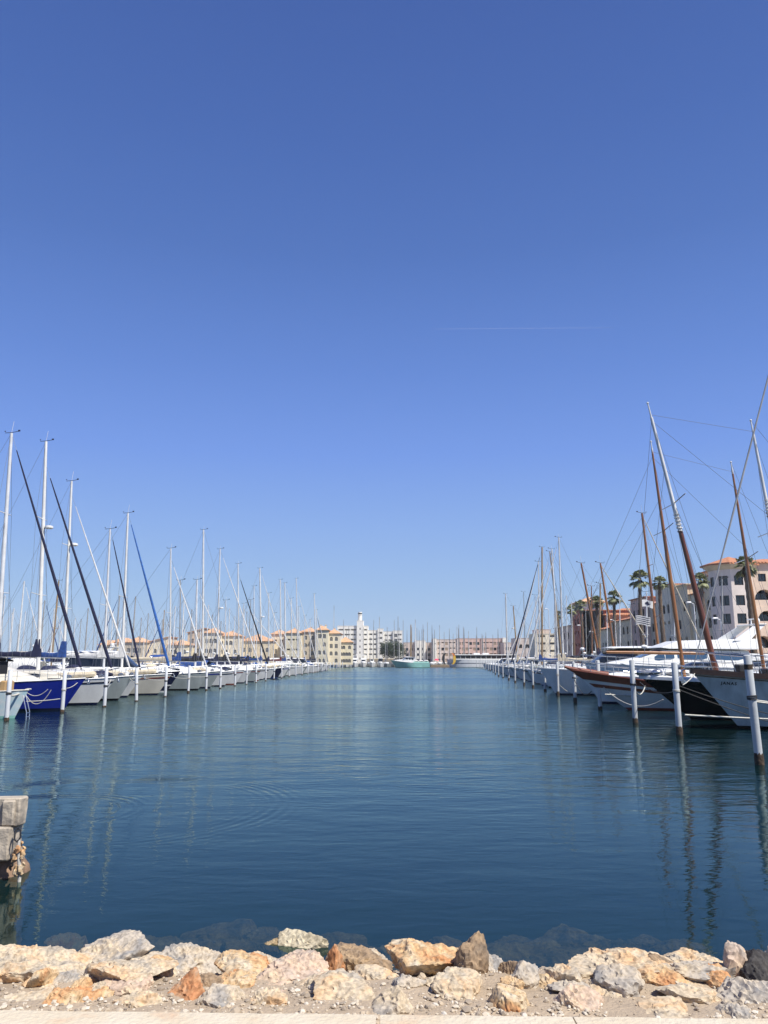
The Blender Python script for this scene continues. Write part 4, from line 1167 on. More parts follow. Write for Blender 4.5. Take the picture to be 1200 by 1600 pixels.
for k, (Y, tp, bx, hm, cv, fu, lab, mr_) in enumerate(EXPL):
    cnt += 1
    bowx = lx(Y) - .1 + br.uniform(-.35, .3)
    q = 1
    if tp is None:
        st_ = br.choice(('cruiser', 'hardtop', 'cruiser'))
        cm = br.choice(('navycloth', 'whitecloth', 'bluecloth'))
        motorboat((bowx, Y), R(br.uniform(-1.5, 1.5)), 9.8 + br.random() * 1.4, 3.4, 1.2, hm, q, 'white motor cruiser, %s boat of the left row' % ordinal(cnt), GL, st_, cm)
        continue
    m_ = mast_at(Y, tp[0], tp[1], bx)
    lab = lab or '%s sailing yacht with %s sail cover, %s boat of the left row' % (cname[hm], covname[cv], ordinal(cnt))
    if cv is None: lab = '%s sailing yacht with uncovered boom, %s boat of the left row' % (cname[hm], ordinal(cnt))
    sailboat((bowx, Y), R(br.uniform(-1.5, 1.5)), 10.6 + br.random() * 1.6, 3.6, 1.28 + br.random() * .1, hm, cv or 'alu', fu, br.choice(('alu', 'mastwhite', 'mastwhite')) if k not in (1, 9) else 'alud', m_, q=q, label=lab, group=GL, mr=mr_ * .86, furl_r=.08 if fu == 'whitecloth' else .11, botm=br.choice(('navy', 'black', 'oxide', 'bluecloth')),
             hood=br.choice(('navycloth', 'bluecloth', 'creamcloth')), hk=dict(bowup=.3, rake=1.0, flare=br.choice((.02, .04, .10))), furltop=br.choice((1.0, .9)), spreaders=br.choice((1, 2)), radar=(.5 if k in (5, 10) else 0), boom=cv is not None)
# red tarpaulin over the boom of a boat behind the row
# ---- boats on the pontoons behind the left row; masts found by where the line of berths crosses the sight line
BM = [(38, 908, 'mastwhite', 'whitecloth'), (92, 907, 'masttan', None), (118, 965, 'alu', None), (138, 950, 'alud', None), (155, 962, 'alu', 'whitecloth'), (187, 930, 'alud', 'bluecloth'), (212, 932, 'alud', None), (221, 965, 'alud', None),
      (257, 953, 'masttan', 'navycloth'), (274, 947, 'alu', 'whitecloth'), (288, 935, 'mastwhite', None), (359, 950, 'mastwhite', None), (300, 952, 'alud', 'navycloth'), (449, 965, 'alud', None), (504, 967, 'alud', None), (522, 945, 'alud', 'navycloth'), (70, 938, 'alud', 'bluecloth'), (127, 967, 'alud', None),
      (52, 962, 'alud', None), (22, 950, 'alu', 'whitecloth'), (8, 930, 'alu', 'bluecloth'), (103, 952, 'alu', 'burgundy'), (148, 975, 'alud', None), (170, 955, 'alu', None), (232, 958, 'alud', None), (243, 970, 'alu', None), (332, 960, 'alud', None), (367, 962, 'alu', None), (386, 955, 'alud', None), (414, 965, 'alud', None),
      (437, 968, 'alu', None), (474, 955, 'alud', None), (483, 972, 'alu', None), (509, 975, 'alu', None), (326, 945, 'alu', 'whitecloth'), (85, 970, 'alu', None), (30, 975, 'alud', None), (402, 972, 'alu', None), (197, 968, 'alu', None), (265, 975, 'alu', None)]
used = []; BACK = []
bk = random.Random(21)
for _ in range(34): BM.append((bk.uniform(2, 515), bk.uniform(948, 984), bk.choice(('alu', 'alud', 'alud', 'mastwhite')), bk.choice((None, None, 'navycloth', 'whitecloth', 'bluecloth'))))
kk = 0
for (px, py, mm, fu) in BM:
    best = None
    for row, X in enumerate((-38.0, -51.5, -68.0, -82.0, -98.5)):
        sgn = -1 if row % 2 == 0 else 1
        d = ray(px, py); Y = X / d.x * d.y
        if Y < 44 or Y > 236: continue
        Z = EYE + d.z * X / d.x
        if Z < 8.5 or Z > 20: continue
        cost = abs(Z - 13)
        if any(r2 == row and abs(y2 - Y) < 3.7 for r2, y2 in used): cost += 50
        if best is None or cost < best[0]: best = (cost, row, X, Y, Z, sgn)
    if best is None or best[0] > 40: continue
    _, row, X, Y, Z, sgn = best; used.append((row, Y)); kk += 1
    BACK.append((row, Y, X, Z, sgn, mm, fu))
BACK.sort(key=lambda a: a[:2])
for i, (row, Y, X, Z, sgn, mm, fu) in enumerate(BACK):
    L_ = min(max(8.5, Z * .78), 11.5); rz = 0 if sgn > 0 else PI
    bow = X + sgn * L_ * .40
    hm = br.choice(('white', 'white', 'white', 'grey', 'navy', 'cream'))
    cv = br.choice(('bluecloth', 'navycloth', 'blackcloth', 'creamcloth', 'whitecloth', 'bluecloth'))
    mast = (Vector((X - .1, Y, 0)), Vector((X, Y, Z)))
    nth = sum(1 for b_ in BACK[:i] if b_[0] == row) + 1
    sailboat((bow, Y), rz, L_, L_ * .31, 1.2, hm, cv, fu, mm, mast, q=1 if Y < 100 else 0, label='%s sailing yacht, %s sail cover, %s one on the %s line behind the left row' % (cname[hm], covname[cv].replace(' ', '-'), ordinal(nth), ORD[row]),
             group=GB, mr=.10 if Y < 110 else .115, furl_r=.08, radar=0, spreaders=1)
# motor boats and one red tarpaulin between them
for k, (X, Y, hm, st_, cm) in enumerate(((-31.5, 62, 'white', 'cruiser', 'bluecloth'), (-31.5, 92, 'white', 'flybridge', 'navycloth'), (-31.5, 75.5, 'white', 'cruiser', 'whitecloth'), (-31.5, 139.5, 'white', 'cruiser', 'coral'), (-31.5, 152, 'white', 'hardtop', 'navycloth'), (-31.5, 172, 'white', 'cruiser', 'greencloth'))):
    if any(r2 == 0 and abs(y2 - Y) < 3.7 for r2, y2 in used): Y += 4.1
    motorboat((X - 10, Y), PI, 9.5, 3.3, 1.2, hm, 1, '%s on the first line behind the left row' % ('low motor boat with blue cockpit cover', 'tall white flybridge boat', 'motor boat with white cockpit cover', 'motor boat with coral red cockpit cover', 'white hardtop motor boat', 'motor boat with dark green cockpit cover')[k], GB, st_, cm)
# floating pontoons between the rows
for k, (X, ya, yb, lab) in enumerate(((-30.2, 30, 222, 'long floating concrete pontoon at the sterns of the left row'), (-59.5, 50, 236, 'second floating pontoon farther left'), (-90.5, 60, 236, 'farthest left floating pontoon'))):
    mb = MB(); mb.box((X, (ya + yb) / 2, .1), (2.2, yb - ya, .8), 0, .05); tag(mb.build('pontoon', M['pontoon']), lab, 'pontoon', 'floating pontoons')
# ------------------------------------------------------------------ right row
RROT = PI + math.atan2(-.085, 1) * 0      # bows point at the channel
def rx(Y): return line_x(RPG, Y)

def lateen_spar(mb, b_, t_, r0, r1): mb.tube([b_, lerp(b_, t_, .5), t_], [r0, lerp(r0, r1, .45), r1], 12)

# -- the white classic boat with the dark rail at the right edge
YJ = 32.0
bt = P(1078, 1046, YJ)
J = empty('classic_yacht', (bt.x + 8.5, YJ, 0), PI, 'white classic yacht with dark varnished rail and black name letters, right edge', 'classic yacht', GR)
hj = Hull(17.0, 4.6, 1.72, rake=1.85, srake=.6, pd=2.0, pw=1.7, sternw=.6, bowup=.62, sternup=.1, flare=.16, tm=.5)
hj.build(J, M['janas'], M['black'], M['teak'], 26, None)
mb = MB(); k = 26
for sd in (1, -1):
    pts = []
    rings = []
    for i in range(k + 1):
        p = hj.pt(i / k, hj.sheer(i / k), sd)
        inn = .16 * (1 if i < k else 0)
        rings.append([(p[0], p[1] + sd * .045, p[2] - .17), (p[0], p[1] + sd * .05, p[2] + .05), (p[0], p[1] - sd * inn, p[2] + .05), (p[0], p[1] - sd * inn, p[2] - .05)])
    mb.loft(rings, True, True, True)
mb.build('cap_rail', mat('dark_varnish', (.055, .025, .018), .3, var=.2, scale=3, coat=.3), J)
mb = MB()
for sd in (1, -1):
    rings = []
    for i in range(k + 1):
        t = i / k; p = hj.pt(t, hj.sheer(t) - .24, sd)
        rings.append([(p[0], p[1] + sd * .03, p[2] - .02), (p[0], p[1] + sd * .03, p[2] + .02), (p[0], p[1] - sd * .02, p[2] + .02), (p[0], p[1] - sd * .02, p[2] - .02)])
    mb.loft(rings, True, True, True)
mb.build('rubbing_strake', M['black'], J)
cabin(J, hj, [(-5.5, 1.35, .62), (1.5, 1.35, .62), (3.2, 1.1, .5), (3.9, .8, .3)], M['white'], M['glass'], [(-5, -3.2), (-2.8, -1), (-.6, 1.2)])
mb = MB(); mb.box((5.2, 0, hj.deck_z(5.2) + .16), (.7, .7, .25), 0, .04); mb.box((6.5, .2, hj.deck_z(6.5) + .2), (.5, .35, .35), .3, .06); mb.build('deck_box', M['dark'], J)
mb = MB()                          # tall bow pulpit
def jp(t, sd, z):
    p = hj.pt(t, hj.sheer(t), sd); return (p[0], p[1] - sd * .05, p[2] + z)
for t in (.80, .86, .91, .955):
    for sd in (1, -1): 
        a = Vector(jp(t, sd, 0)); mb.tube([a, a + Vector((.22, sd * .05, .75))], .017, 5)
for z, rr in ((.75, .021), (.4, .012)):
    pts = [Vector(jp(t, 1, 0)) + Vector((.22 * z / .75, .05, z)) for t in (.80, .86, .91, .955)] + [Vector((8.75, 0, hj.fbow + z + .05))] + [Vector(jp(t, -1, 0)) + Vector((.22 * z / .75, -.05, z)) for t in (.955, .91, .86, .80)]
    mb.tube(pts, rr, 6)
for sd in (1, -1):
    for t in (.2, .3, .4, .5, .6, .7): mb.tube([jp(t, sd, 0), jp(t, sd, .7)], .015, 5)
    for z in (.7, .35): mb.tube([jp(.15, sd, z)] + [jp(t, sd, z) for t in (.3, .45, .6, .7)] + [Vector(jp(.80, sd, 0)) + Vector((.22 * z / .75, 0, z))], .008, 4)
mb.build('guard_rail', M['steel'], J)
mb = MB(); mb.box((8.3, 0, hj.fbow + .10), (.9, .3, .10), 0, .03); mb.tube([(8.5, .0, hj.fbow + .1), (8.85, 0, hj.fbow - .05), (8.8, 0, hj.fbow - .5)], .035, 6); mb.box((8.78, 0, hj.fbow - .5), (.08, .4, .15), 0, .02); mb.build('anchor', M['steel'], J)
for x, z in ((5.05, 1.30), (3.0, 1.22), (1.0, 1.18)):
    for sd in (1, -1):
        mb = MB(); y = hj.half_x(x, z)
        mb.tube([(x, sd * (y - .02), z), (x, sd * (y + .02), z)], .13, 14); mb.build('porthole', M['glass'], J)
# name on the bow: letters follow the planking
cu = bpy.data.curves.new('name', 'FONT'); cu.body = 'JANAS'; cu.size = .155; cu.space_character = 1.25; cu.resolution_u = 3; cu.offset = .006
tmp = bpy.data.objects.new('name', cu); link(tmp)
bpy.context.view_layer.update()
tm_ = bpy.data.meshes.new_from_object(tmp.evaluated_get(bpy.context.evaluated_depsgraph_get()))
bmt = bmesh.new(); bmt.from_mesh(tm_); bmesh.ops.triangulate(bmt, faces=bmt.faces[:])
bmesh.ops.subdivide_edges(bmt, edges=bmt.edges[:], cuts=1)
nx0 = -.05 - (P(1134, 1067, YJ - .9).x - J.location.x); nz0 = P(1127, 1070, YJ - 1).z
vsT = []
for v in bmt.verts:
    x = nx0 - v.co.x; z = nz0 + v.co.y - .055 * v.co.x
    vsT.append((x, hj.half_x(x, z) + .008, z))
bmt.verts.index_update()
mb = MB(); mb.add(vsT, [[v.index for v in f.verts] for f in bmt.faces]); bmt.free()
bpy.data.objects.remove(tmp)
mb.build('name_lettering', M['letters'], J, smooth=False)
# off-frame mast and the furled sail whose stay crosses the picture
mt = Vector((1.6, 0, 19.5)); mbase = Vector((1.2, 0, 1.8))
mb = MB(); mb.tube([mbase, mt], [.15, .10], 10); mb.build('mast', M['mastwhite'], J)
sp = P(1200, 590, YJ); spl = Vector((J.location.x - sp.x, 0, sp.z)); b0 = Vector((8.35, 0, 2.45)); dd = (spl - b0); topst = b0 + dd * ((19.0 - b0.z) / dd.z)
mb = MB(); mb.tube([b0, lerp(b0, topst, .4), topst], [.02, .042, .03], 8); mb.build('furled_sail', M['alud'], J)
mb = MB()
for sd in (1, -1): mb.tube([mt, (1.0, sd * 2.1, 1.8)], .012, 4)
mb.tube([topst, mt], .012, 4); mb.tube([mt, (-8.2, 0, 1.9)], .012, 4); mb.build('shrouds', M['wire'], J)

# -- ketches with raked spars
def ketch(Y, tip, L, B, fb, hullm, mast_px, miz_px, woods, label, rails=True, band=None, hk=None, bot='black', toem='mastwood2', white_top=None, cabm='white', rad=(.20, .16), decm='deck', boomline=None):
    b_ = P(tip[0], tip[1], Y)
    e = empty('ketch', (b_.x + L / 2, Y, 0), PI, label, 'ketch', GR)
    h = Hull(L, B, fb, **hk)
    h.build(e, M[hullm], M[bot], M[decm], 24, M[toem], band)
    def loc(p): return Vector((e.location.x - p.x, -(p.y - Y), p.z))
    tops = []
    for k, (tx, ty, bx, by) in enumerate((mast_px, miz_px)):
        t_ = loc(P(tx, ty, Y)); a = loc(P(bx, by, Y))
        base = a + (a - t_) * ((a.z - (h.deck_z(a.x))) / (t_.z - a.z))
        r0 = rad[k]
        mb = MB(); cut = white_top[k] if white_top else .97
        mid = lerp(base, t_, cut)
        mb.tube([base, lerp(base, mid, .4), mid], [r0 * .85, r0, lerp(r0, .05, cut)], 12); m_ = mb.build('mast', M[woods], e)
        mb = MB(); rr = lerp(r0, .05, cut)
        sh = lerp(base, t_, .945)
        mb.tube([mid, sh, lerp(sh, t_, .02), t_], [rr * 1.04, rr * .72 if white_top else .055, .04, .03], 10); mb.ball(t_, .06, 8, 6); mb.build('topmast', M['mastwhite'], m_)
        mb = MB(); p = lerp(base, t_, .62 if k == 0 else .56)
        for sd in (1, -1): mb.tube([p, p + Vector((-.25 * sd, sd * .95, .22 * sd + .1))], .028, 5)
        mb.build('spreader', M['steel'], m_)
        mb = MB()
        if white_top:      # lashing where the white head begins
            for q in range(6):
                c_ = lerp(base, t_, cut + .012 * q); mb.tube([c_ + Vector(((rr + .03) * math.cos(a_), (rr + .03) * math.sin(a_), .03 * math.sin(a_ * 2 + q))) for a_ in [2 * PI * j / 10 for j in range(11)]], .02, 4)
            mb.build('lashing', M['whitecloth'], m_)
        tops.append((base, t_))
    (mb0, mt0), (zb0, zt0) = tops
    bow = Vector((L / 2 - .1, 0, h.fbow)); st = Vector((-L / 2 + .3, 0, fb))
    def wire(nm, a, b, r=.009):
        mb = MB(); mb.tube([a, b], r, 4); mb.build(nm, M['wire'], e)
    wire('triatic_stay', lerp(mb0, mt0, .955), lerp(zb0, zt0, .955))
    wire('triatic_stay', lerp(mb0, mt0, .93), lerp(zb0, zt0, .62))
    wire('forestay', lerp(mb0, mt0, .94), bow + Vector((.5, 0, .05))); wire('forestay', lerp(mb0, mt0, .75), bow)
    wire('backstay', zt0, st)
    for bb, tt in tops:
        for sd in (1, -1):
            ch = Vector((bb.x - .5, sd * (h.half_x(bb.x, fb) - .05), h.deck_z(bb.x)))
            wire('shroud', lerp(bb, tt, .93), ch); wire('shroud', lerp(bb, tt, .64), ch + Vector((.5, 0, 0))); wire('shroud', lerp(bb, tt, .64), ch - Vector((.5, 0, 0)))
    cabin(e, h, [(-L * .22, B * .28, .5), (L * .05, B * .28, .5), (L * .16, B * .2, .4), (L * .20, B * .14, .1)], M[cabm], M['glass'], [(-L * .2, -L * .1), (-L * .08, L * .03)])
    if rails: guard_rail(e, h, True, r=.016)
    return e, h, tops

eK, hK, tK = ketch(37.2, (1000, 1063), 15.5, 4.4, 1.62, 'black', (1012, 630, 1112, 1022), (1173, 657, 1243, 1020), 'mastwood2',
      'black-hulled ketch with white rail and thick raked masts painted white above', hk=dict(rake=2.3, srake=.6, pd=1.75, pw=1.5, sternw=.6, bowup=.35, flare=.25, tm=.5), toem='white', white_top=(.52, .62), rad=(.155, .14), bot='black')
# wide white deck edge of the black boat
mb = MB(); k = 24
for sd in (1, -1):
    rings = []
    for i in range(k + 1):
        p = hK.pt(i / k, hK.sheer(i / k), sd); inn = min(.5, abs(p[1]) - .01)
        rings.append([(p[0] + .03 * (i / k) ** 6, p[1] + sd * .05, p[2] - .12), (p[0] + .03 * (i / k) ** 6, p[1] + sd * .06, p[2] + .02), (p[0], p[1] - sd * .02, p[2] + .08), (p[0], p[1] - sd * inn, p[2] + .07), (p[0], p[1] - sd * inn, p[2] - .05)])
    mb.loft(rings, True, True, True)
mb.build('bulwark_cap', M['white'], eK)
mb = MB(); mb.tube([(7.2, 0, 2.0), (7.9, 0, 2.12), (8.5, 0, 2.2)], .06, 6)
for a in (.25, -.25): mb.tube([(6.6, a, 2.0), (8.6, a * .4, 2.55)], .02, 5)
mb.build('pulpit', M['steel'], eK)
mb = MB(); mb.box((7.55, .05, 2.14), (.75, .5, .2), .2, .08); mb.ball((7.0, .25, 2.15), .2, 8, 6, (1.4, 1, .8)); mb.build('windlass', M['steel'], eK)

eC, hC, tC = ketch(44.2, (889, 1046), 14.5, 3.9, 1.05, 'white', (1017, 690, 1066, 1035), (1142, 722, 1188, 1010), 'mastwood',
      'classic ketch with red-brown and cream bow and two slender varnished masts', hk=dict(rake=3.2, srake=.8, pd=1.7, pw=1.5, sternw=.55, bowup=1.15, flare=.22, tm=.48), toem='redwood', rad=(.125, .11), bot='oxide', band=(M['redwood'], .76, 1.0), cabm='cream')
mb = MB()
for sd in (1, -1):
    rows = []
    for q in (.56, .66):
        rows.append([(lambda p: (p[0] + .012, p[1] + sd * .014, p[2]))(hC.pt(i / 20, hC.sheer(i / 20) * q, sd)) for i in range(21)])
    mb.loft(rows[::-1] if sd == 1 else rows, False)
mb.build('red_band', M['redwood'], eC)
mb = MB(); bx = hC.L / 2
mb.tube([(bx - 2.2, 0, 1.95), (bx, 0, 2.28), (bx + .25, 0, 2.36)], [.12, .10, .07], 8); mb.build('bowsprit', M['redwood'], eC)
# its long boom swung forward level over the neighbouring decks
ba = P(1100, 1021, 44.2); bb_ = P(947, 1019, 44.2)
mb = MB(); La = lambda p: Vector((eC.location.x - p.x, 0, p.z))
mb.tube([La(ba), lerp(La(ba), La(bb_), .5), La(bb_)], [.085, .10, .08], 10); mb.build('boom', M['mastwood'], eC)
mb = MB(); mb.tube([La(bb_) , La(bb_) + Vector((.2, 0, -.03))], .10, 8); mb.tube([La(bb_), (La(bb_).x, 0, 1.4)], .012, 4); mb.build('boom_tip', M['dark'], eC)

# -- motor yachts and the rest of the right row
def Rmot(Y, tip, L, B, fb, hm, style, label, q=2, **kw):
    return motorboat((P(tip, 1050, Y).x if tip else rx(Y) + br.uniform(.5, 1.3), Y), PI, L, B, fb, hm, q, label, GR, style, **kw)
Rmot(50.6, 905, 13.5, 4.2, 1.5, 'white', 'cruiser', 'sleek white motor yacht with black cabin windows behind the red-brown ketch bow', winm='glass', canvasm=None, cat='motor yacht')
Rmot(57.0, 913, 14.2, 4.6, 2.15, 'white', 'flybridge', 'big white flybridge motor yacht with blue windows below the flats', winm='bluewin', cat='motor yacht', hk=dict(bowup=.4))
Rmot(63.2, 843, 12.6, 4.2, 1.75, 'white', 'hardtop', 'white hardtop motor yacht with raked dark windscreen left of the flybridge yacht', winm='glass', canvasm=None, cat='motor yacht')
EXR = [
 (68.9, (1003, 802), 1027, 'grey', 'blackcloth', None, 'mastwood', 'grey sailing yacht with raked wooden mast and long cream stay, right row', .15, .10),
 (74.5, (938, 880), 957, 'grey', 'whitecloth', None, 'mastwood', 'grey sailing yacht with wooden mast and short cream stay, right row', .13, .06),
 (79.9, (908, 880), 931, 'white', 'navycloth', None, 'mastwood', 'white sailing yacht with raked varnished mast and navy boom cover, right row', .14, .0),
 (85.4, (938, 912), 937, 'white', 'creamcloth', None, 'masttan', 'white sailing yacht with upright tan mast, right row', .13, 0),
 (90.9, (924, 916), 925, 'white', 'whitecloth', None, 'mastwood', 'white sailing yacht with thin upright varnished mast, right row', .10, 0),
 (96.4, (873, 840), 879, 'grey', 'creamcloth', 'whitecloth', 'mastwhite', 'grey sailing yacht with the tallest white mast of the right row', .13, .09),
 (101.9, (862, 858), 871, 'white', 'creamcloth', None, 'mastwhite', 'white sailing yacht with tall leaning white mast, right row', .13, 0),
 (107.4, (859, 862), 875, 'white', 'navycloth', 'whitecloth', 'masttan', 'white sailing yacht with raked tan mast between white masts, right row', .12, .09),
 (112.9, (841, 878), 843, 'white', 'bluecloth', 'whitecloth', 'mastwhite', 'white sailing yacht with white mast and white furled jib, right row', .11, .09),
 (118.4, None, 0, 'white', None, None, '', '', 0, 0),
 (123.9, (847, 855), 847, 'grey', 'creamcloth', 'navycloth', 'masttan', 'grey sailing yacht with thick tan mast and navy furled jib, right row', .19, .11),
 (129.4, None, 0, 'white', None, None, '', '', 0, 0),
 (134.9, (836, 930), 838, 'white', 'whitecloth', 'whitecloth', 'alu', '', .10, .09),
 (140.4, None, 0, 'white', None, None, '', '', 0, 0),
 (145.9, (802, 947), 806, 'white', 'creamcloth', None, 'masttan', 'white sailing yacht with short tan mast carrying a radar dome, right row', .15, 0),
 (151.9, (818, 925), 820, 'white', 'navycloth', None, 'alud', '', .08, 0),
 (158.9, (790, 928), 792, 'white', 'whitecloth', None, 'mastwhite', 'white sailing yacht with lone tall white mast far along the right row', .19, 0),
] + [(165.0 + 5.6 * i, None, 0, 'white', None, None, '', '', 0, 0) for i in range(18)]
cnt = 6
for k, (Y, tp, bx_, hm, cv, fu, mm, lab, mr_, fr_) in enumerate(EXR):
    cnt += 1
    if tp is None:
        st_ = br.choice(('cruiser', 'hardtop', 'cruiser', 'hardtop', 'launch'))
        cm = br.choice(('whitecloth', 'whitecloth', 'navycloth'))
        Rmot(Y, None, 9.5 + br.random() * 2.5, 3.4, 1.3, hm, st_, 'white %s, %s boat from the camera in the right row' % ({'cruiser': 'motor cruiser with canopy', 'hardtop': 'hardtop motor yacht', 'launch': 'wheelhouse launch'}[st_], ordinal(cnt)), q=1 if Y < 200 else 0, canvasm=cm, cat='motor boat')
        continue
    lab = lab or '%s sailing yacht, %s sail cover, %s boat from the camera in the right row' % (cname[hm], covname[cv], ordinal(cnt))
    bowx = P(850, 1060, Y).x if Y < 69.5 else rx(Y) + br.uniform(.5, 1.2)
    eS, hS, bS, tS = sailboat((bowx, Y), PI + R(br.uniform(-1, 1)), 12.5 if Y < 70 else 10.8 + br.random() * 1.5, 3.8, 1.5 if Y < 70 else 1.35, hm, cv, fu, mm, mast_at(Y, tp[0], tp[1], bx_), q=2 if Y < 80 else 1, label=lab, group=GR, mr=mr_ * .86, furl_r=fr_ or .08,
             botm=br.choice(('navy', 'black', 'bluecloth')), hood=br.choice(('navycloth', 'creamcloth', 'whitecloth')), hk=dict(bowup=.32, rake=1.1), radar=.62 if abs(Y - 145.9) < .1 else 0, furltop=.97, spreaders=br.choice((1, 2)))
    if abs(Y - 68.9) < .1 or abs(Y - 74.5) < .1:
        q_ = (1094, 1000) if Y < 70 else (1010, 998)
        d_ = P(q_[0], q_[1], Y) - eS.location; c_, s2 = math.cos(eS.rotation_euler.z), math.sin(eS.rotation_euler.z)
        ends = Vector((d_.x * c_ + d_.y * s2, -d_.x * s2 + d_.y * c_, d_.z))
        mb = MB(); mb.tube([lerp(bS, tS, .985), lerp(lerp(bS, tS, .985), ends, .5), ends], [.03, .055, .06], 6); mb.build('furled_staysail', M['creamcloth'], eS)
# second line behind the right row
for k, (X, Y, st_, hm, lab) in enumerate(((33, 50, 'hardtop', 'white', 'white motor boat behind the white classic yacht on the inner line'), (32, 66, 'cruiser', 'white', 'white cruiser with navy canopy on the inner right line'), (32, 78, 'flybridge', 'white', 'white flybridge boat on the inner right line'),
      (33, 92, 'cruiser', 'navy', 'navy cruiser on the inner right line'), (34, 106, 'hardtop', 'white', 'white hardtop boat on the inner right line by the palms'))):
    motorboat((X + 11.5, Y), 0, 10.5, 3.5, 1.35, hm, 1, lab, 'boats of the inner right line', st_, 'navycloth')
IM = [(1128, 905, 'alud', 60), (1053, 930, 'alu', 84), (1010, 925, 'alu', 72), (985, 945, 'alud', 98), (968, 925, 'alu', 112), (948, 945, 'alu', 118), (893, 940, 'alu', 122), (915, 950, 'alud', 128), (885, 930, 'mastwhite', 138), (866, 905, 'alu', 150)]
for k, (px, py, mm, Y) in enumerate(IM):
    m_ = mast_at(Y, px, py, px + 1)
    sailboat((m_[0].x + 4.4, Y), 0, 10.5, 3.3, 1.25, 'white', br.choice(('bluecloth', 'navycloth', 'creamcloth')), None, mm, m_, q=1 if Y < 100 else 0, label='white sailing yacht, %s one from the camera on the inner right line' % ordinal(k + 1), group='boats of the inner right line', mr=.075)
mb = MB(); mb.loft([[(27.4, 26, -.3), (29.4, 26, -.3), (33, 122, -.3), (44.5, 270, -.3), (42.5, 270, -.3), (31, 122, -.3)], [(27.4, 26, .5), (29.4, 26, .5), (33, 122, .5), (44.5, 270, .5), (42.5, 270, .5), (31, 122, .5)]], True, True, True)
tag(mb.build('pontoon', M['pontoon'], smooth=False), 'long floating concrete pontoon at the sterns of the right row', 'pontoon', 'floating pontoons')

# ------------------------------------------------------------------ the far end
YF = 300.0
motorboat((P(610, 1030, YF).x, YF), PI, 15.0, 4.8, 1.75, 'teal', 1, 'turquoise fishing launch with white wheelhouse crossing the far end', None, 'launch', botm='dark', cat='launch', hk=dict(bowup=1.1, rake=2.2, flare=.05))
tb, th = motorboat((P(698, 1030, 316).x, 316), PI, 30.0, 6.4, 2.9, 'white', 1, 'long white tour boat with dark window band at the far quay', None, 'tour', botm='navy', cat='tour boat', hk=dict(rake=.8, bowup=.2, pd=4, pw=3.6, flare=.0, sternw=1.0), band=(M['navy'], .50, .58))
mb = MB(); g0 = P(673, 1036, 312); mb.box((g0.x + 3.6, 312, .35), (7.4, 3.2, 1.3), 0, .12); mb.box((g0.x + 3.6, 310.4, .2), (7.6, .2, .5)); dk_ = mb.build('floating_dock', M['teak']); tag(dk_, 'brown timber float left of the tour boat', 'float')
# pink parasol and two crescent-shaped banners on the float
pe = empty('parasol', (P(682, 1030, 312).x, 312, 1.0), 0, 'small bright pink parasol standing on the brown float', 'parasol')
mb = MB(); mb.tube([(0, 0, 0), (0, 0, 2.3)], .04, 6); mb.build('pole', M['mastwhite'], pe)
mb = MB(); mb.loft([[(1.0 * math.cos(a), 1.0 * math.sin(a), 1.75) for a in [PI * j / 5 for j in range(10)]], [(.6 * math.cos(a), .6 * math.sin(a), 2.2) for a in [PI * j / 5 for j in range(10)]], [(.05 * math.cos(a), .05 * math.sin(a), 2.45) for a in [PI * j / 5 for j in range(10)]]], True, True, True); mb.build('canopy', M['pink'], pe)
for (px, col, lab, sg) in ((697, 'navy', 'tall black crescent banner beside the tour boat', 1), (706, 'yellow', 'tall yellow and orange crescent banner at the tour boat bow', -1)):
    be = empty('crescent_banner', (P(px, 1030, 312.5).x, 312.5, .95), 0, lab, 'banner', 'crescent banners')
    mb = MB(); rings = []
    for i in range(13):
        a = R(115 - i * 19) if sg > 0 else R(65 + i * 19)
        a = PI / 2 + sg * (i / 12 * PI * .95)
        w = .45 * math.sin(PI * (i + .6) / 13.2) + .08
        cx, cz = 1.1 * math.cos(a), 2.4 + 2.1 * math.sin(a)
        rings.append([(cx + w * math.cos(a) * q, dy, cz + w * math.sin(a) * q) for q, dy in ((1, -.05), (1, .05), (-1, .05), (-1, -.05))])
    mb.loft(rings[:5], True, True, True); a_ = mb.build('upper_curve', M['orange' if col == 'yellow' else 'dark'], be)
    mb = MB(); mb.loft(rings[4:], True, True, True); mb.build('lower_curve', M[col if col == 'yellow' else 'dark'], be)
    mb = MB(); mb.tube([(0, 0, 0), (0, 0, .4)], .05, 6); mb.build('pole', M['mastwhite'], be)
# small boats along the far quay
fx = []
X = P(528, 1035, 322).x; k = 0
while X < P(606, 1035, 322).x:
    st_ = br.choice(('cruiser', 'hardtop', 'launch', 'flybridge')); k += 1
    motorboat((X, 318 + br.uniform(-1, 1)), -PI / 2, 7.5 + br.random() * 2, 2.9, 1.6, 'white', 0, 'white motor boat, %s from the left along the far quay' % ordinal(k), GF, st_, br.choice(('navycloth', 'whitecloth', 'bluecloth')))
    fx.append(X); X += 3.5
for px in (642, 650, 658, 666):
    k += 1; motorboat((P(px, 1035, 325).x, 322), -PI / 2, 7.0, 2.7, 1.2, 'white', 0, 'white motor boat, %s from the left along the far quay' % ordinal(k), GF, 'cruiser', 'whitecloth')
FM = [(522, 946, 0), (537, 968, 0), (584, 969, 0), (593, 964, 1), (616, 969, 0), (622, 963, 1), (630, 969, 0), (642, 976, 2), (649, 968, 1), (661, 976, 0), (668, 972, 0), (675, 977, 0), (679, 984, 0), (687, 977, 0), (702, 982, 0), (714, 979, 0), (717, 976, 0), (724, 979, 0), (744, 993, 0), (753, 990, 0), (759, 988, 0), (778, 983, 0), (552, 985, 0), (566, 983, 0), (605, 980, 0), (636, 985, 0), (655, 985, 0), (694, 988, 0), (708, 990, 0), (732, 986, 0), (770, 992, 0), (545, 978, 0)]
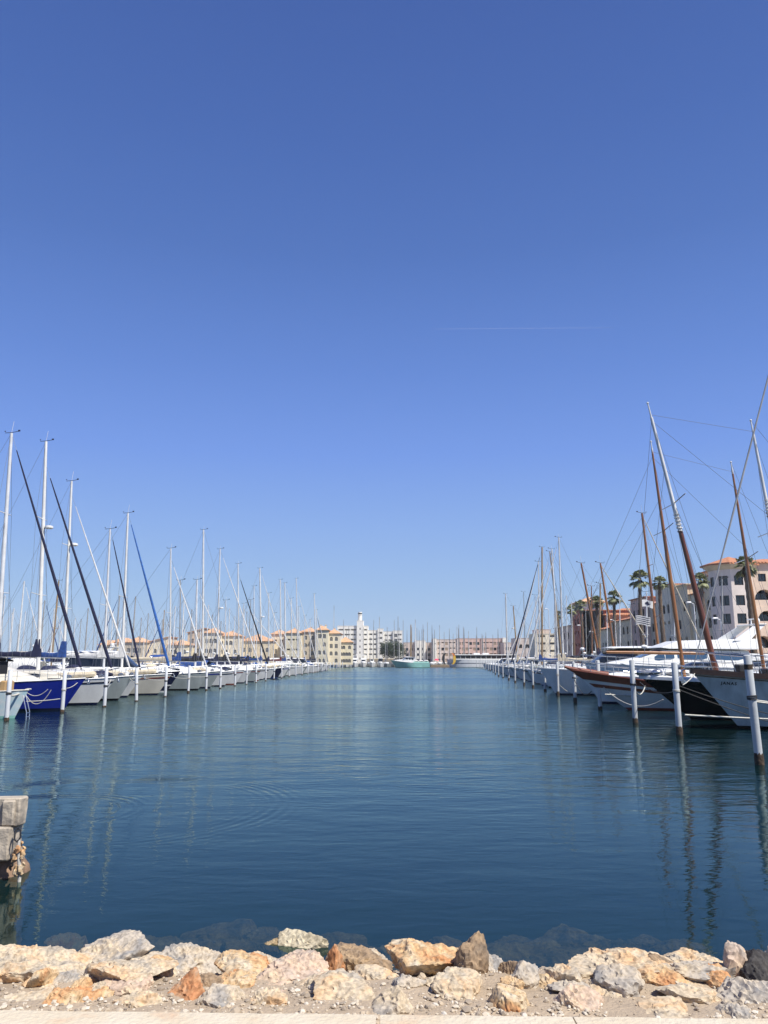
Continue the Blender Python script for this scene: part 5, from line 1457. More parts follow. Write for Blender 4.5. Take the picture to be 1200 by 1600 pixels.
fm_ = random.Random(4); FM += [(fm_.uniform(525, 775), fm_.uniform(978, 996), 0) for _ in range(18)]
FM.sort()
for i, (px, py, t) in enumerate(FM):
    Y = (331, 338, 345)[i % 3]
    m_ = mast_at(Y, px, py, px - .5)
    sailboat((m_[0].x, Y - 4.2), -PI / 2, 10, 3.1, 1.2, br.choice(('white', 'white', 'grey', 'cream')), br.choice(('bluecloth', 'navycloth', 'creamcloth', 'blackcloth')), ('whitecloth', None, 'navycloth', None, 'blackcloth')[i % 5] if t < 2 else None, 'alud' if t < 2 else 'masttan',
             (Vector((m_[0].x, Y, 0)), m_[1]), q=0, label='sailing yacht, %s mast from the left before the far quay' % ordinal(i + 1), group='sailing yachts at the far quay', mr=.13 if t == 0 else (.16 if t == 1 else .30), furl_r=.16 if px == 649 else .08)

# ------------------------------------------------------------------ mooring lines, flags
def sag(a, b, s, n=10):
    a, b = Vector(a), Vector(b)
    return [lerp(a, b, i / n) - Vector((0, 0, 4 * s * (i / n) * (1 - i / n))) for i in range(n + 1)]
def line(a, b, s, r, m, label, g='mooring lines'):
    mb = MB(); mb.tube(sag(a, b, s), r, 5)
    tag(mb.build('mooring_line', M[m]), label, 'rope', g)
g, t = RPG[1]; A = Vector((g.x, g.y, 0))
line(P(1070, 1117, 29.6), P(1300, 1127, 31), .02, .035, 'rope', 'thick white line from the second right post along the classic yacht hull')
line(P(1062, 1072, 29.4), P(1280, 1133, 30.2), .12, .018, 'ropedark', 'upper dark line across the white classic yacht hull')
line(P(1062, 1078, 29.4), P(1280, 1150, 30.2), .10, .018, 'ropedark', 'lower dark line across the white classic yacht hull')
line(P(1067, 1070, 29.4), (bt.x + .2, YJ, 2.2), .05, .02, 'rope', 'short line from the second right post up to the classic yacht bow')
g, t = RPG[0]
line((g.x, g.y, 1.62), (g.x + 5, g.y + 2.5, 1.35), .1, .025, 'rope', 'white line leaving the nearest right post to the right', 'mooring lines')
line((g.x, g.y, 1.66), (g.x + 5, g.y + 2.8, 1.1), .02, .022, 'rope', 'upper white line leaving the nearest right post', 'mooring lines')
g, t = RPG[2]
line((g.x, g.y, 1.55), P(1008, 1072, 37), .35, .025, 'rope', 'slack white line from the third right post to the black bow')
line(P(1000, 1066, 36.6), (RPG[1][0].x, RPG[1][0].y, 1.6), .25, .02, 'ropedark', 'dark line from the black bow to the second right post')
g, t = RPG[3]
line((g.x, g.y, 1.5), P(1036, 1093, 41), .75, .028, 'rope', 'drooping white line from the fourth right post past the red-brown bow')
line((g.x, g.y, 1.62), (P(889, 1046, 44.2).x + .2, 44.2, 2.0), .1, .02, 'ropedark', 'dark line from the fourth right post to the tip of the red-brown bow')
line(P(945, 1085, 43.6), P(1034, 1089, 43.6), .0, .04, 'rope', 'white fender bar line along the red-brown ketch waterline')
g, t = RPG[4]
line((g.x, g.y, 1.5), (P(889, 1046, 44.2).x + 1.2, 44.2, 1.0), .5, .025, 'ropedark', 'slack dark line from the fifth right post to the red-brown ketch')
line((RPG[5][0].x, RPG[5][0].y, .95), (RPG[5][0].x + 1.3, RPG[5][0].y + 1, .12), .1, .03, 'rope', 'white rope end trailing from the sixth right post into the water')
for i, (Yb, bxp) in enumerate(((43.8, 131), (49.4, 181), (54.6, 208), (59, 222), (63.2, 268), (68.2, 280))):
    g, t = LPG[i + 1]
    line((g.x, g.y, 1.25), (P(bxp, 1068, Yb).x - .3, Yb, 1.55), .12, .02, 'rope', 'pale bow line tied to the %s post of the left row' % ordinal(i + 2))
for i, (x0, x1, y0, y1, s) in enumerate(((42, 75, 1082, 1077, .25), (42, 80, 1088, 1078, .55))):
    line(P(x0, y0, 41.9), P(x1, y1, 41.9), s, .02, 'rope', '%s rope loop hanging along the cobalt blue hull' % ('short' if i == 0 else 'deep'))
line(P(41, 1096, 41.7), P(94, 1092, 41.7), .03, .03, 'rope', 'taut white line along the cobalt blue hull to the second left post')
def flag(px, py, Y, w, hgt, stripes, emblem, label, mtop):
    o = P(px, py, Y)
    e = empty('flag', o, 0, label, 'flag', 'flags in the rigging')
    n = 12
    def fp(u, v): return (u * w, .12 * math.sin(u * 6 + v) * u, -v * hgt - .10 * u + .05 * math.sin(u * 5))
    mb = MB(); rows = [[fp(i / n, j / 9) for i in range(n + 1)] for j in range(10)]
    for j in range(9):
        mb.cur = 1 if (stripes and j % 2 == 1) else 0
        for i in range(n): mb.quad(rows[j][i], rows[j + 1][i], rows[j + 1][i + 1], rows[j][i + 1])
    if emblem:
        mb.cur = 1
        c = [fp(.5, .2), fp(.75, .5), fp(.5, .8), fp(.25, .5)]
        for d in (-.012, .012): mb.add([(p[0], p[1] + d, p[2]) for p in c], [(0, 1, 2, 3)])
    o_ = mb.build('cloth', [M['whitecloth'], M['navycloth']], e, smooth=True, ang=180)
    mb = MB(); mb.tube([(-.02, 0, -hgt - 2.5), (-.02, 0, 2.6)], .014, 5); mb.build('halyard', M['wire'], e)
flag(993, 962, 60.4, 1.15, .68, True, False, 'white flag with navy stripes hanging left of the raked wooden mast', 0)
flag(1003, 937, 61.2, .85, .55, False, True, 'white flag with dark diamond hanging above the striped flag', 0)

# contrail, far up
mb = MB(); a = P(675, 514, 9000); b = P(960, 512, 9000)
mb.tube([a, lerp(a, b, .3), lerp(a, b, .7), b], [3, 5, 5, 3], 8)
mc = bpy.data.materials.new('thin_vapour'); mc.use_nodes = True
b_ = mc.node_tree.nodes['Principled BSDF']; b_.inputs['Base Color'].default_value = (.9, .92, .95, 1); b_.inputs['Alpha'].default_value = .055; b_.inputs['Roughness'].default_value = 1
tag(mb.build('contrail', mc), 'faint white contrail high in the clear sky', 'contrail')
# ------------------------------------------------------------------ buildings
WCACHE = {}
def window_mesh(w, h, arch, style):
    key = (round(w, 2), round(h, 2), arch, style)
    if key in WCACHE: return WCACHE[key]
    t = .09 if w > .8 else .07
    def outline(ins):
        ww, hh = w / 2 - ins, h - ins
        if not arch: return [(-ww, ins), (ww, ins), (ww, hh), (-ww, hh)]
        r = w / 2; k = 8
        return [(-ww, ins), (ww, ins)] + [(ww * math.cos(PI * j / k), h - r + (r - ins) * math.sin(PI * j / k)) for j in range(k + 1)]
    a, b = outline(-.02), outline(t)
    fr = MB()
    n = len(a)
    fr.loft([[(x, .16, z) for x, z in b], [(x, .10, z) for x, z in b], [(x, .10, z) for x, z in a], [(x, .16, z) for x, z in a]], True)
    fr.box((0, .135, h / 2), (.07, .05, h - .04))
    if h > 1.5: fr.box((0, .137, h * .62), (w - .1, .04, .06))
    me_f = bpy.data.meshes.new('window'); me_f.from_pydata(fr.v, [], fr.f)
    me_f.materials.append(M['winframe_w' if style == 'w' else 'winframe'])
    gl = MB(); o = outline(t * .5)
    gl.add([(x, .15, z) for x, z in o], [list(range(n))])
    gl.add([(x, .17, z) for x, z in o], [list(range(n))[::-1]])
    me_g = bpy.data.meshes.new('pane'); me_g.from_pydata(gl.v, [], gl.f); me_g.materials.append(M['glassfar' if style == 'w' else 'glass'])
    WCACHE[key] = (me_f, me_g); return WCACHE[key]

def facade(mb, O, U, W, H, ops, e, style='d', winlimit=100):
    O = Vector(O); U = Vector(U); Nv = Vector((U.y, -U.x, 0)); Z = Vector((0, 0, 1))
    def p(u, z, d=0.0): return O + U * u + Z * z - Nv * d
    us = sorted({0.0, W} | {round(o[0], 4) for o in ops} | {round(o[0] + o[2], 4) for o in ops})
    zs = sorted({0.0, H} | {round(o[1], 4) for o in ops} | {round(o[1] + o[3], 4) for o in ops})
    us = [u for u in us if 0 <= u <= W]; zs = [z for z in zs if 0 <= z <= H]
    for i in range(len(us) - 1):
        for j in range(len(zs) - 1):
            cu_, cz = (us[i] + us[i + 1]) / 2, (zs[j] + zs[j + 1]) / 2
            if any(o[0] < cu_ < o[0] + o[2] and o[1] < cz < o[1] + o[3] for o in ops): continue
            mb.quad(p(us[i], zs[j]), p(us[i + 1], zs[j]), p(us[i + 1], zs[j + 1]), p(us[i], zs[j + 1]))
    for (u, z, w, h, kind) in ops:
        deep = kind.startswith('log'); d = 1.5 if deep else .30; arch = kind.endswith('arch')
        if arch:
            r = w / 2; k = 8; zc = z + h - r
            arc = [(u + r + r * math.cos(PI * j / k), zc + r * math.sin(PI * j / k)) for j in range(k + 1)]   # right to left
            mb.add([p(u + w, z + h)] + [p(a, b) for a, b in arc[:k // 2 + 1]][::-1], [list(range(k // 2 + 2))[::-1]])
            mb.add([p(u, z + h)] + [p(a, b) for a, b in arc[k // 2:]], [list(range(k // 2 + 2))])
            out = [(u, z), (u + w, z)] + arc
        else: out = [(u, z), (u + w, z), (u + w, z + h), (u, z + h)]
        mb.loft([[p(a, b) for a, b in out], [p(a, b, d) for a, b in out]], True)
        mb.add([p(a, b, d) for a, b in out], [list(range(len(out)))])
        mt_ = Matrix(((U.x, -Nv.x, 0, 0), (U.y, -Nv.y, 0, 0), (0, 0, 1, 0), (0, 0, 0, 1)))
        if deep:
            # parapet across the opening and a glass door at the back
            q = MB(); c = p(u + w / 2, z + .5, .12)
            q.box(c, (w if abs(U.x) > .5 else .14, .14 if abs(U.x) > .5 else w, 1.0)); q.build('balcony_parapet', M[style_par[0]] if style_par else M['f_cream'], e, smooth=False)
            ww, hh = min(w * .7, 2.4), h * .82
            mf, mg = window_mesh(ww, hh, False, style); o = bpy.data.objects.new('balcony_door', mf); link(o, e)
            mt2 = mt_.copy(); mt2.translation = p(u + w / 2, z + .02, d - .2); o.matrix_local = mt2
            g_ = bpy.data.objects.new('pane', mg); link(g_, o)
        elif kind == 'shut':
            q = MB(); c = p(u + w / 2, z + h / 2, .05); q.box(c, (w if abs(U.x) > .5 else .08, .08 if abs(U.x) > .5 else w, h)); q.build('shutter', M['f_shutter'], e, smooth=False)
        elif kind == 'blind':
            q = MB(); c = p(u + w / 2, z + h / 2, .18); q.box(c, (w if abs(U.x) > .5 else .05, .05 if abs(U.x) > .5 else w, h)); q.build('roller_shutter', M['blind'], e, smooth=False)
        else:
            mf, mg = window_mesh(w, h, arch, style); o = bpy.data.objects.new('window', mf); link(o, e)
            mt2 = mt_.copy(); mt2.translation = p(u + w / 2, z, 0.02); o.matrix_local = mt2
            g_ = bpy.data.objects.new('pane', mg); link(g_, o)
style_par = None

def tiles(mb, x0, x1, y0, y1, z, rise, ov, kind='hip', th=.16):
    x0 -= ov; x1 += ov; y0 -= ov; y1 += ov
    W, D = x1 - x0, y1 - y0
    if kind == 'hip':
        k = min(W, D) / 2
        if W >= D: r1, r2 = (x0 + k, (y0 + y1) / 2), (x1 - k, (y0 + y1) / 2)
        else: r1, r2 = ((x0 + x1) / 2, y0 + k), ((x0 + x1) / 2, y1 - k)
        lo = [(x0, y0), (x1, y0), (x1, y1), (x0, y1)]
        vs = [(x, y, z) for x, y in lo] + [(x, y, z + th) for x, y in lo] + [(r1[0], r1[1], z + th + rise), (r2[0], r2[1], z + th + rise)]
        fs = [(3, 2, 1, 0), (0, 1, 5, 4), (1, 2, 6, 5), (2, 3, 7, 6), (3, 0, 4, 7)]
        if W >= D: fs += [(4, 5, 9, 8), (5, 6, 9), (6, 7, 8, 9), (7, 4, 8)]
        else: fs += [(4, 5, 8), (5, 6, 9, 8), (6, 7, 9), (7, 4, 8, 9)]
        mb.add(vs, fs)
    elif kind == 'shed':     # rises to the back
        vs = [(x0, y0, z), (x1, y0, z), (x1, y1, z + rise), (x0, y1, z + rise), (x0, y0, z + th), (x1, y0, z + th), (x1, y1, z + rise + th), (x0, y1, z + rise + th)]
        mb.add(vs, [(3, 2, 1, 0), (4, 5, 6, 7), (0, 1, 5, 4), (1, 2, 6, 5), (2, 3, 7, 6), (3, 0, 4, 7)])
    elif kind == 'shedx':    # rises along x
        vs = [(x0, y0, z), (x1, y0, z + rise), (x1, y1, z + rise), (x0, y1, z), (x0, y0, z + th), (x1, y0, z + rise + th), (x1, y1, z + rise + th), (x0, y1, z + th)]
        mb.add(vs, [(3, 2, 1, 0), (4, 5, 6, 7), (0, 1, 5, 4), (1, 2, 6, 5), (2, 3, 7, 6), (3, 0, 4, 7)])
    else:                    # flat with a coping
        for (a, b, c, d) in ((x0, x1, y0, y0 + .3), (x0, x1, y1 - .3, y1), (x0, x0 + .3, y0 + .3, y1 - .3), (x1 - .3, x1, y0 + .3, y1 - .3)):
            mb.box(((a + b) / 2, (c + d) / 2, z + th / 2), (b - a, d - c, th))
        mb.box(((x0 + x1) / 2, (y0 + y1) / 2, z + th * .3), (W - .6, D - .6, th * .4))

def house(loc, rz, W, D, H, wall, label, front=(), left=(), right=(), roof='hip', tile='tile', rise=1.2, ov=.35, group=None, style='d', name='building', cat='building', chim=0, par=None):
    global style_par
    style_par = (par or wall,)
    e = empty(name, loc, rz, label, cat, group)
    mb = MB()
    facade(mb, (0, 0, 0), (1, 0, 0), W, H, front, e, style)
    facade(mb, (0, D, 0), (0, -1, 0), D, H, left, e, style)
    facade(mb, (W, 0, 0), (0, 1, 0), D, H, right, e, style)
    facade(mb, (W, D, 0), (-1, 0, 0), W, H, (), e, style)
    mb.build('wall', M[wall], e, smooth=False)
    if roof == 'shedx' or roof == 'shed':
        g_ = MB()
        if roof == 'shed':
            for x in (0, W): g_.add([(x, .01, H), (x, D, H), (x, D, H + rise)], [(0, 1, 2)])
            g_.quad((0, D, H), (W, D, H), (W, D, H + rise), (0, D, H + rise))
        else:
            for y in (0, D): g_.add([(0, y, H), (W, y, H), (W, y, H + rise)], [(0, 1, 2)])
            g_.quad((W, 0, H), (W, D, H), (W, D, H + rise), (W, 0, H + rise))
        g_.build('gable_wall', M[wall], e, smooth=False)
    mb = MB(); tiles(mb, 0, W, 0, D, H + .003, rise, ov, roof)
    rf = mb.build('roof', M[tile], e, smooth=False)
    r_ = random.Random(int(W * 31 + D * 7))
    for k in range(chim):
        mb = MB(); x, y = W * (k + .6) / (chim + .2), D * r_.uniform(.35, .6); z = H + rise * .6
        mb.box((x, y, z + .3), (.6, .6, 1.5)); mb.box((x, y, z + 1.1), (.8, .8, .12)); mb.build('chimney', M[wall], rf, smooth=False)
    return e

def grid(W, z0, fl, fh, n, w, h, kind, mar=1.0, skip=0.0, seed=0, kinds=None):
    r_ = random.Random(seed); out = []
    for f in range(fl):
        for i in range(n):
            if r_.random() < skip: continue
            c = mar + (W - 2 * mar) * (i + .5) / n
            k = kinds[f % len(kinds)] if kinds else kind
            out.append((c - w / 2, z0 + f * fh, w, h, k))
    return out

GZ = 1.15
NB = (0, 0)
XW = 50.5         # west front line of the right-hand flats
GFL = 'flats along the right quay'
# R0: pinkish wall with big arches right of the tower, faces the camera
house((54.6, 117.4, GZ), 0, 24, 14, 16.2, 'f_pinkcream', 'pinkish cream flats with large arched loggias right of the octagonal tower', group=GFL,
      front=[(1.8, 9.6, 3.2, 2.6, 'logarch'), (2.0, 6.4, 3.2, 2.6, 'logarch'), (1.0, 2.4, 3.2, 2.8, 'logarch'), (2.6, 13.4, 1.2, 1.2, 'win'), (8, 10, 1.3, 1.4, 'win'), (8, 6.6, 1.3, 1.4, 'win'), (8, 13.2, 1.3, 1.2, 'win'), (8, 3.2, 1.3, 1.4, 'win')] + grid(24, 3.4, 4, 3.2, 3, 1.3, 1.4, 'win', 11)[0:0],
      roof='hip', rise=1.4, ov=.5, style='d')
# the octagonal tower
e = empty('tower', (53.0, 117.6, GZ), 0, 'octagonal pale pink tower with tiled overhanging roof and dark windows', 'tower', GFL)
mb = MB(); nr = 8; ro = 3.05; offa = R(22.5)
def octp(r, z): return [(r * math.cos(offa + 2 * PI * j / nr), r * math.sin(offa + 2 * PI * j / nr), z) for j in range(nr)]
side = 2 * ro * math.sin(PI / nr)
style_par = ('f_lilac',)
for j in range(nr):
    a = octp(ro, 0)[j]; b = octp(ro, 0)[(j + 1) % nr]
    U = (Vector(b) - Vector(a)).normalized(); mid = (Vector(a) + Vector(b)) / 2
    vis = (mid.y < .5 and mid.x < 2.6)
    z0 = 3.6
    ops = [(side / 2 - .68, 9.5 - z0 + .1, 1.36, 1.5, 'win'), (side / 2 - .68, 6.9 - z0, 1.36, 1.5, 'win'), (side / 2 - .68, 12.6 - z0, 1.36, 1.45, 'win')] if vis else []
    sub = MB()
    facade(mb, (a[0], a[1], z0), U, side, 15.6 - z0, ops, e, 'd')
mb.loft([octp(ro, 3.6), octp(ro * .9, 3.2), octp(ro * .72, 3.0)], True, False, False)
mb.build('wall', M['f_lilac'], e, smooth=False)
mb = MB(); mb.loft([octp(ro * .72, 0), octp(ro * .72, 3.05)], True); mb.build('base_wall', M['f_red'], e, smooth=False)
mb = MB(); mb.loft([octp(ro + .05, 15.0), octp(ro + .95, 15.72)], True); mb.build('cornice', M['f_grey'], e, smooth=False)
mb = MB(); mb.loft([octp(ro + .2, 15.68), octp(ro + 1.15, 15.70), octp(ro + 1.15, 15.92), octp(.1, 17.2)], True, False, True); mb.build('roof', M['tile'], e, smooth=False)
# R1..: stepped fronts going away, each seen on its west (channel) side
def rblock(Ya, Yb, x, H, wall, label, wins, sidew=(), roof='flat', D=13, tile='tile', **k):
    return house((x, Yb, GZ), -PI / 2, Yb - Ya, D, H, wall, label, front=wins, right=sidew, roof=roof, tile=tile, group=GFL, **k)
def wv(W, seed, fl=4, fh=2.9, n=2, kinds=None, w=1.2, h=1.6): return grid(W, 1.0, fl, fh, n, w, h, 'win', .5, .12, seed, kinds)
rblock(118.9, 123.9, 51.4, 14.6, 'f_cream', 'cream flats with pointed windows directly left of the octagonal tower', wv(5.0, 1, 5, 2.8, 2, ('logarch', 'arch', 'arch', 'arch', 'win')), [])
rblock(123.9, 128.5, 51.0, 12.2, 'f_yellow', 'lower yellow-cream flats with small arched windows behind the palm', wv(4.6, 2, 4, 2.8, 2, ('arch', 'arch', 'win', 'arch')), [(1.0, 9, 1.1, 1.5, 'win')])
rblock(128.5, 134.5, 50.6, 14.0, 'f_cream', 'cream flats with deep arched loggias near the thick brown mast', wv(6, 3, 4, 2.9, 2, ('logarch', 'logarch', 'arch', 'win')), (), tile='f_cream')
rblock(134.5, 142.0, 50.0, 14.6, 'f_cream2', 'pale cream flats with a sunlit end wall and arched windows', wv(7.5, 4, 4, 2.9, 3, ('arch', 'arch', 'logarch', 'arch')), [(1.0, 9.6, 1.1, 1.6, 'win')])
rblock(142.0, 147.0, 50.4, 11.8, 'f_grey', 'grey-beige flats between the pale cream and rose ones', wv(5, 5, 3, 2.9, 2, ('arch', 'arch', 'arch')))
rblock(147.0, 156.0, 49.8, 13.4, 'f_rose', 'faded rose flats right of the tiled orange roof', wv(9, 6, 4, 2.9, 3, ('arch', 'win', 'arch', 'win')), [(1.4, 9.4, 1.1, 1.6, 'win'), (1.4, 6.4, 1.1, 1.6, 'win')])
rblock(156.0, 170.0, 49.4, 9.6, 'f_cream', 'low cream arcade with sloping tiled roof left of the palm', wv(14, 7, 3, 2.9, 5, ('arch', 'arch', 'arch')), [(2, 6, 1.2, 1.6, 'arch'), (6, 6, 1.2, 1.6, 'arch')], roof='shed', rise=1.8, D=7)
rblock(170.0, 180.0, 48.8, 8.2, 'f_yellow', 'lower yellow arcade in front of the coral flats', wv(10, 8, 2, 2.9, 4, ('arch', 'arch')), [(2, 5, 1.2, 1.6, 'arch')], roof='shed', rise=1.8, D=6)
# coral flats facing the camera
house((53.2, 186, GZ), 0, 15.5, 12, 12.2, 'f_coral', 'coral flats with long orange tiled roof and balconies facing the camera', group=GFL, par='f_coral',
      front=[(.6, 9.0, 4.0, 2.4, 'log'), (5.4, 9.0, 4.2, 2.4, 'log'), (10.6, 9.0, 4.0, 2.4, 'log'), (1.0, 5.6, 3.2, 2.6, 'logarch'), (5.6, 5.6, 3.2, 2.6, 'logarch'), (10.6, 5.6, 3.2, 2.6, 'logarch'), (1.0, 2.2, 3.2, 2.6, 'logarch'), (5.6, 2.2, 3.2, 2.6, 'logarch')], roof='hip', rise=1.9, ov=.7)
house((48.0, 187, GZ), 0, 5.0, 9, 15.4, 'f_white', 'white-sided stair tower with pale tiled cap between red and coral flats', group=GFL, front=[(3.2, 12, .7, 1.2, 'win'), (3.2, 8, .7, 1.2, 'win')], roof='hip', tile='tilepale', rise=1.3, ov=.9)
rblock(187.0, 196.0, 47.2, 13.4, 'f_red', 'dark red flats with tall loggias left of the white stair tower', wv(9, 10, 4, 3.0, 3, ('logarch', 'log', 'log', 'win')), [(.2, 9.6, .6, 1.6, 'win')])
rblock(196.0, 216.0, 47.4, 10.2, 'f_pinkcream', 'long pale flats with red tiled roof at the far end of the right quay', wv(20, 11, 3, 3.0, 8, ('arch', 'arch', 'win')), (), roof='shed', rise=1.6, D=8)
# far right low flats
house((58, 300, GZ), 0, 14, 12, 11.6, 'f_cream2', 'cream flats with balconies in the distance left of the palms', front=grid(14, 1, 4, 2.8, 3, 2.8, 1.8, 'log', .5), roof='flat', tile='f_cream2', ov=.1)
house((57, 338, GZ), 0, 16, 12, 11.0, 'f_rose2', 'distant stepped rose flats behind the right-row masts', front=grid(16, 1, 3, 2.9, 5, 1.6, 1.6, 'win', .5, .1, 3), roof='flat', tile='f_rose2', ov=.1)
house((66, 336, GZ), 0, 6, 10, 14.6, 'f_pinkcream', 'distant square stair tower above the stepped rose flats', front=[(1, 11, 1, 1.4, 'win')], roof='flat', tile='f_rose', ov=.1)

# long rose block across the far end
XL = P(676, 1000, 420).x; XR = P(789, 1000, 420).x
seg = (XR - XL) / 3
for k in range(3):
    wl_ = ('f_rose2', 'f_rose', 'f_rose')[k]
    kk_ = ('blind', 'win', 'log')
    ops = []
    r_ = random.Random(40 + k)
    for f in range(4):
        for i in range(6): ops.append((.5 + i * (seg - 1) / 6 + .15, .9 + f * 2.95, (seg - 1) / 6 - .5, 1.55, r_.choice(kk_ if k < 2 else ('log', 'win', 'blind'))))
    house((XL + k * seg, 420 - k * .4, GZ), 0, seg - .02, 12, 12.6 + .5 * (k > 0), wl_, '%s section of the long rose flats across the far end' % ('left', 'middle', 'right')[k], front=ops, roof='flat', tile=wl_, ov=.12, group='long rose flats across the far end')
house((P(785, 1000, 418).x, 417, GZ), 0, 2.2, 12, 13.4, 'f_white', 'narrow white stair tower at the right end of the long rose flats', front=[(.8, 10, .6, .8, 'win')], roof='flat', tile='f_white', ov=.08)
house((P(677, 1000, 418).x, 417, GZ), 0, 1.6, 12, 13.0, 'f_white', 'narrow white stair tower at the left end of the long rose flats', front=[(.5, 10, .6, .8, 'win')], roof='flat', tile='f_white', ov=.08)
XL2 = P(631, 1000, 430).x
house((XL2, 430, GZ), 0, P(677, 1000, 430).x - XL2, 12, 11.2, 'f_rose2', 'low rose-grey flats between the white apartment block and the long rose flats', front=grid(15.5, .9, 3, 2.95, 6, 1.5, 1.5, 'win', .5, .1, 9), roof='flat', tile='f_rose2', ov=.12)
house((P(648, 1000, 428).x, 427, GZ), 0, 6, 10, 12.2, 'f_white', 'small white block between the round tree and the long rose flats', front=grid(6, 1, 3, 3, 2, 1.2, 1.4, 'win', .4), roof='flat', tile='f_white', ov=.1)
XQ = P(788, 1000, 400).x
house((XQ, 402, GZ), 0, P(842, 1000, 402).x - XQ, 12, 10.6, 'f_rose2', 'pale rose flats right of the long block partly hidden by masts', front=grid(17, .9, 3, 2.95, 7, 1.5, 1.5, 'win', .5, .1, 19), roof='flat', tile='f_cream2', ov=.12)

# white apartment block with tower
def PX(px, Y): return P(px, 1000, Y).x
YW = 400
def white_block(px0, px1, H, nb, seed, label, dy=0, kinds=('log',), fl=7):
    x0, x1 = PX(px0, YW), PX(px1, YW); W = x1 - x0
    ops = []; r_ = random.Random(seed)
    for f in range(fl):
        for i in range(nb):
            bw = (W - .6) / nb; k_ = r_.choice(kinds)
            ops.append((.3 + i * bw + .25, .8 + f * (H - 1.6) / fl, bw - .5, (H - 1.6) / fl - .75, k_))
    return house((x0, YW + dy, GZ), 0, W - .02, 14, H, 'f_white', label, front=ops, roof='flat', tile='f_white', ov=.08, group='white apartment block at the far end', style='w')
white_block(527, 558, 19.0, 3, 1, 'tallest left wing of the white apartment block with deep balconies', 0)
white_block(567, 575, 19.0, 1, 2, 'narrow right wing beside the stair tower of the white apartment block', .3)
white_block(575, 590, 16.8, 2, 3, 'white wing right of the stair tower with wide balconies', 1.5, ('log',), 6)
white_block(590, 599, 17.6, 1, 4, 'white wing with open terraces left of the round tree', .8, ('log',), 6)
white_block(599, 614, 16.2, 2, 5, 'white wing above the left of the round tree', 2.0, ('log',), 6)
white_block(614, 629, 16.6, 2, 6, 'right end wing of the white apartment block above the round tree', 1.0, ('log', 'log', 'win'), 6)
xs_ = PX(557.5, YW - 1); e = house((xs_, YW - 1.2, GZ), 0, PX(567.5, YW) - xs_, 12, 21.6, 'f_white', 'white stair tower with round turret on the apartment block', front=[(1.4, 2 + 3 * i, .5, 1.0, 'win') for i in range(6)], roof='flat', tile='f_white', ov=.1, name='tower', cat='tower')
mb = MB(); cx_ = 1.5
mb.tube([(cx_, 3, 21.5), (cx_, 3, 24.8)], 1.05, 16); mb.tube([(cx_, 3, 24.8), (cx_, 3, 25.0)], 1.25, 16); mb.tube([(cx_, 3, 25.0), (cx_, 3, 26.2)], [1.05, 1.0], 16); mb.build('turret', M['f_white'], e)
mb = MB(); mb.tube([(cx_, 3, 25.1), (cx_, 3, 25.7)], 1.09, 16); mb.build('turret_window', M['glass'], e)
mb = MB(); mb.box(((PX(575, 398) + PX(615, 398)) / 2, 385, 3.6), (14, 5, .4)); mb.box(((PX(575, 398) + PX(615, 398)) / 2, 386, 2.3), (13.4, 3.6, 2.3))
tag(mb.build('pavilion', M['f_cream2'], smooth=False), 'low cream pavilion with flat roof below the white apartment block', 'pavilion')

# left-hand cream flats with orange tiles
GLF = 'cream flats behind the left masts'
def lhouse(px0, px1, Y, H, wall, label, rows=3, n=None, kind='arch', roof='hip', rise=1.6, D=12, left=(), tile='tilepale', rz=0, chim=0, sk=.12):
    x0, x1 = PX(px0, Y), PX(px1, Y); W = x1 - x0
    n = n or max(1, int(W / 3.2))
    return house((x0, Y, GZ), rz, W, D, H, wall, label, front=grid(W, .7, rows, (H - .8) / rows, n, 1.15, min(1.55, (H - .8) / rows - 1.1), 'x', .4, sk, int(px0), kinds=[kind] if isinstance(kind, str) else kind), left=left, roof=roof, rise=rise, tile=tile, group=GLF, chim=chim, ov=.4, style='w')
lhouse(155, 176, 262, 6.6, 'f_cream', 'low cream house with arches farthest left below the masts', 2, 2)
lhouse(176, 196, 266, 7.6, 'f_yellow', 'yellow-cream house, second from the left of the low flats', 2, 2)
lhouse(196, 224, 258, 7.4, 'f_grey', 'shaded beige flats with long tiled roof behind the bright blue jib', 2, 3, ('win', 'win'), chim=1)  # grey wall colour stands in for shade on this front
lhouse(224, 262, 264, 7.2, 'f_cream2', 'sunlit cream flats with steep tiled lean-to roof behind the navy motor yacht', 2, 3, roof='shedx', rise=2.2)
lhouse(262, 294, 262, 6.6, 'f_yellow', 'low yellow-cream flats with orange roof left of the tall arcaded building', 2, 4, chim=1)
lhouse(293, 318, 272, 11.0, 'f_grey', 'grey-shaded wing of the arcaded building behind the thick white masts', 3, 2, 'win', roof='shedx', rise=1.6)  # shaded face of the arcaded building, its shade put into the wall colour
lhouse(318, 341, 262, 10.6, 'f_cream2', 'cream flats with tiers of arched windows behind the tallest bright mast', 3, 3, chim=1)
lhouse(341, 373, 268, 9.8, 'f_cream2', 'cream flats with arched windows right of the tiered arches', 3, 4, chim=1)
lhouse(376, 424, 275, 8.2, 'f_cream', 'wide cream flats with broad orange roof behind the dark blue mast', 2, 5, chim=1, rise=2.6)
lhouse(424, 446, 285, 11.0, 'f_cream2', 'cream flats with upper terraces left of the paired tall masts', 3, 2, ('arch', 'win', 'log'))
lhouse(446, 470, 280, 11.2, 'f_yellow', 'yellow flats with balconies behind the paired tall masts', 3, 3, ('arch', 'log', 'log'), chim=1)
lhouse(470, 496, 285, 11.8, 'f_grey', 'shaded beige flats with arches behind the far left-row boats', 4, 2, 'arch', chim=1)  # shade here comes from the greyer wall colour
lhouse(494, 512, 283, 12.4, 'f_yellow', 'tall yellow flats with raised chimney behind the far left-row boats', 4, 2, ('arch', 'arch', 'arch', 'win'), chim=2)
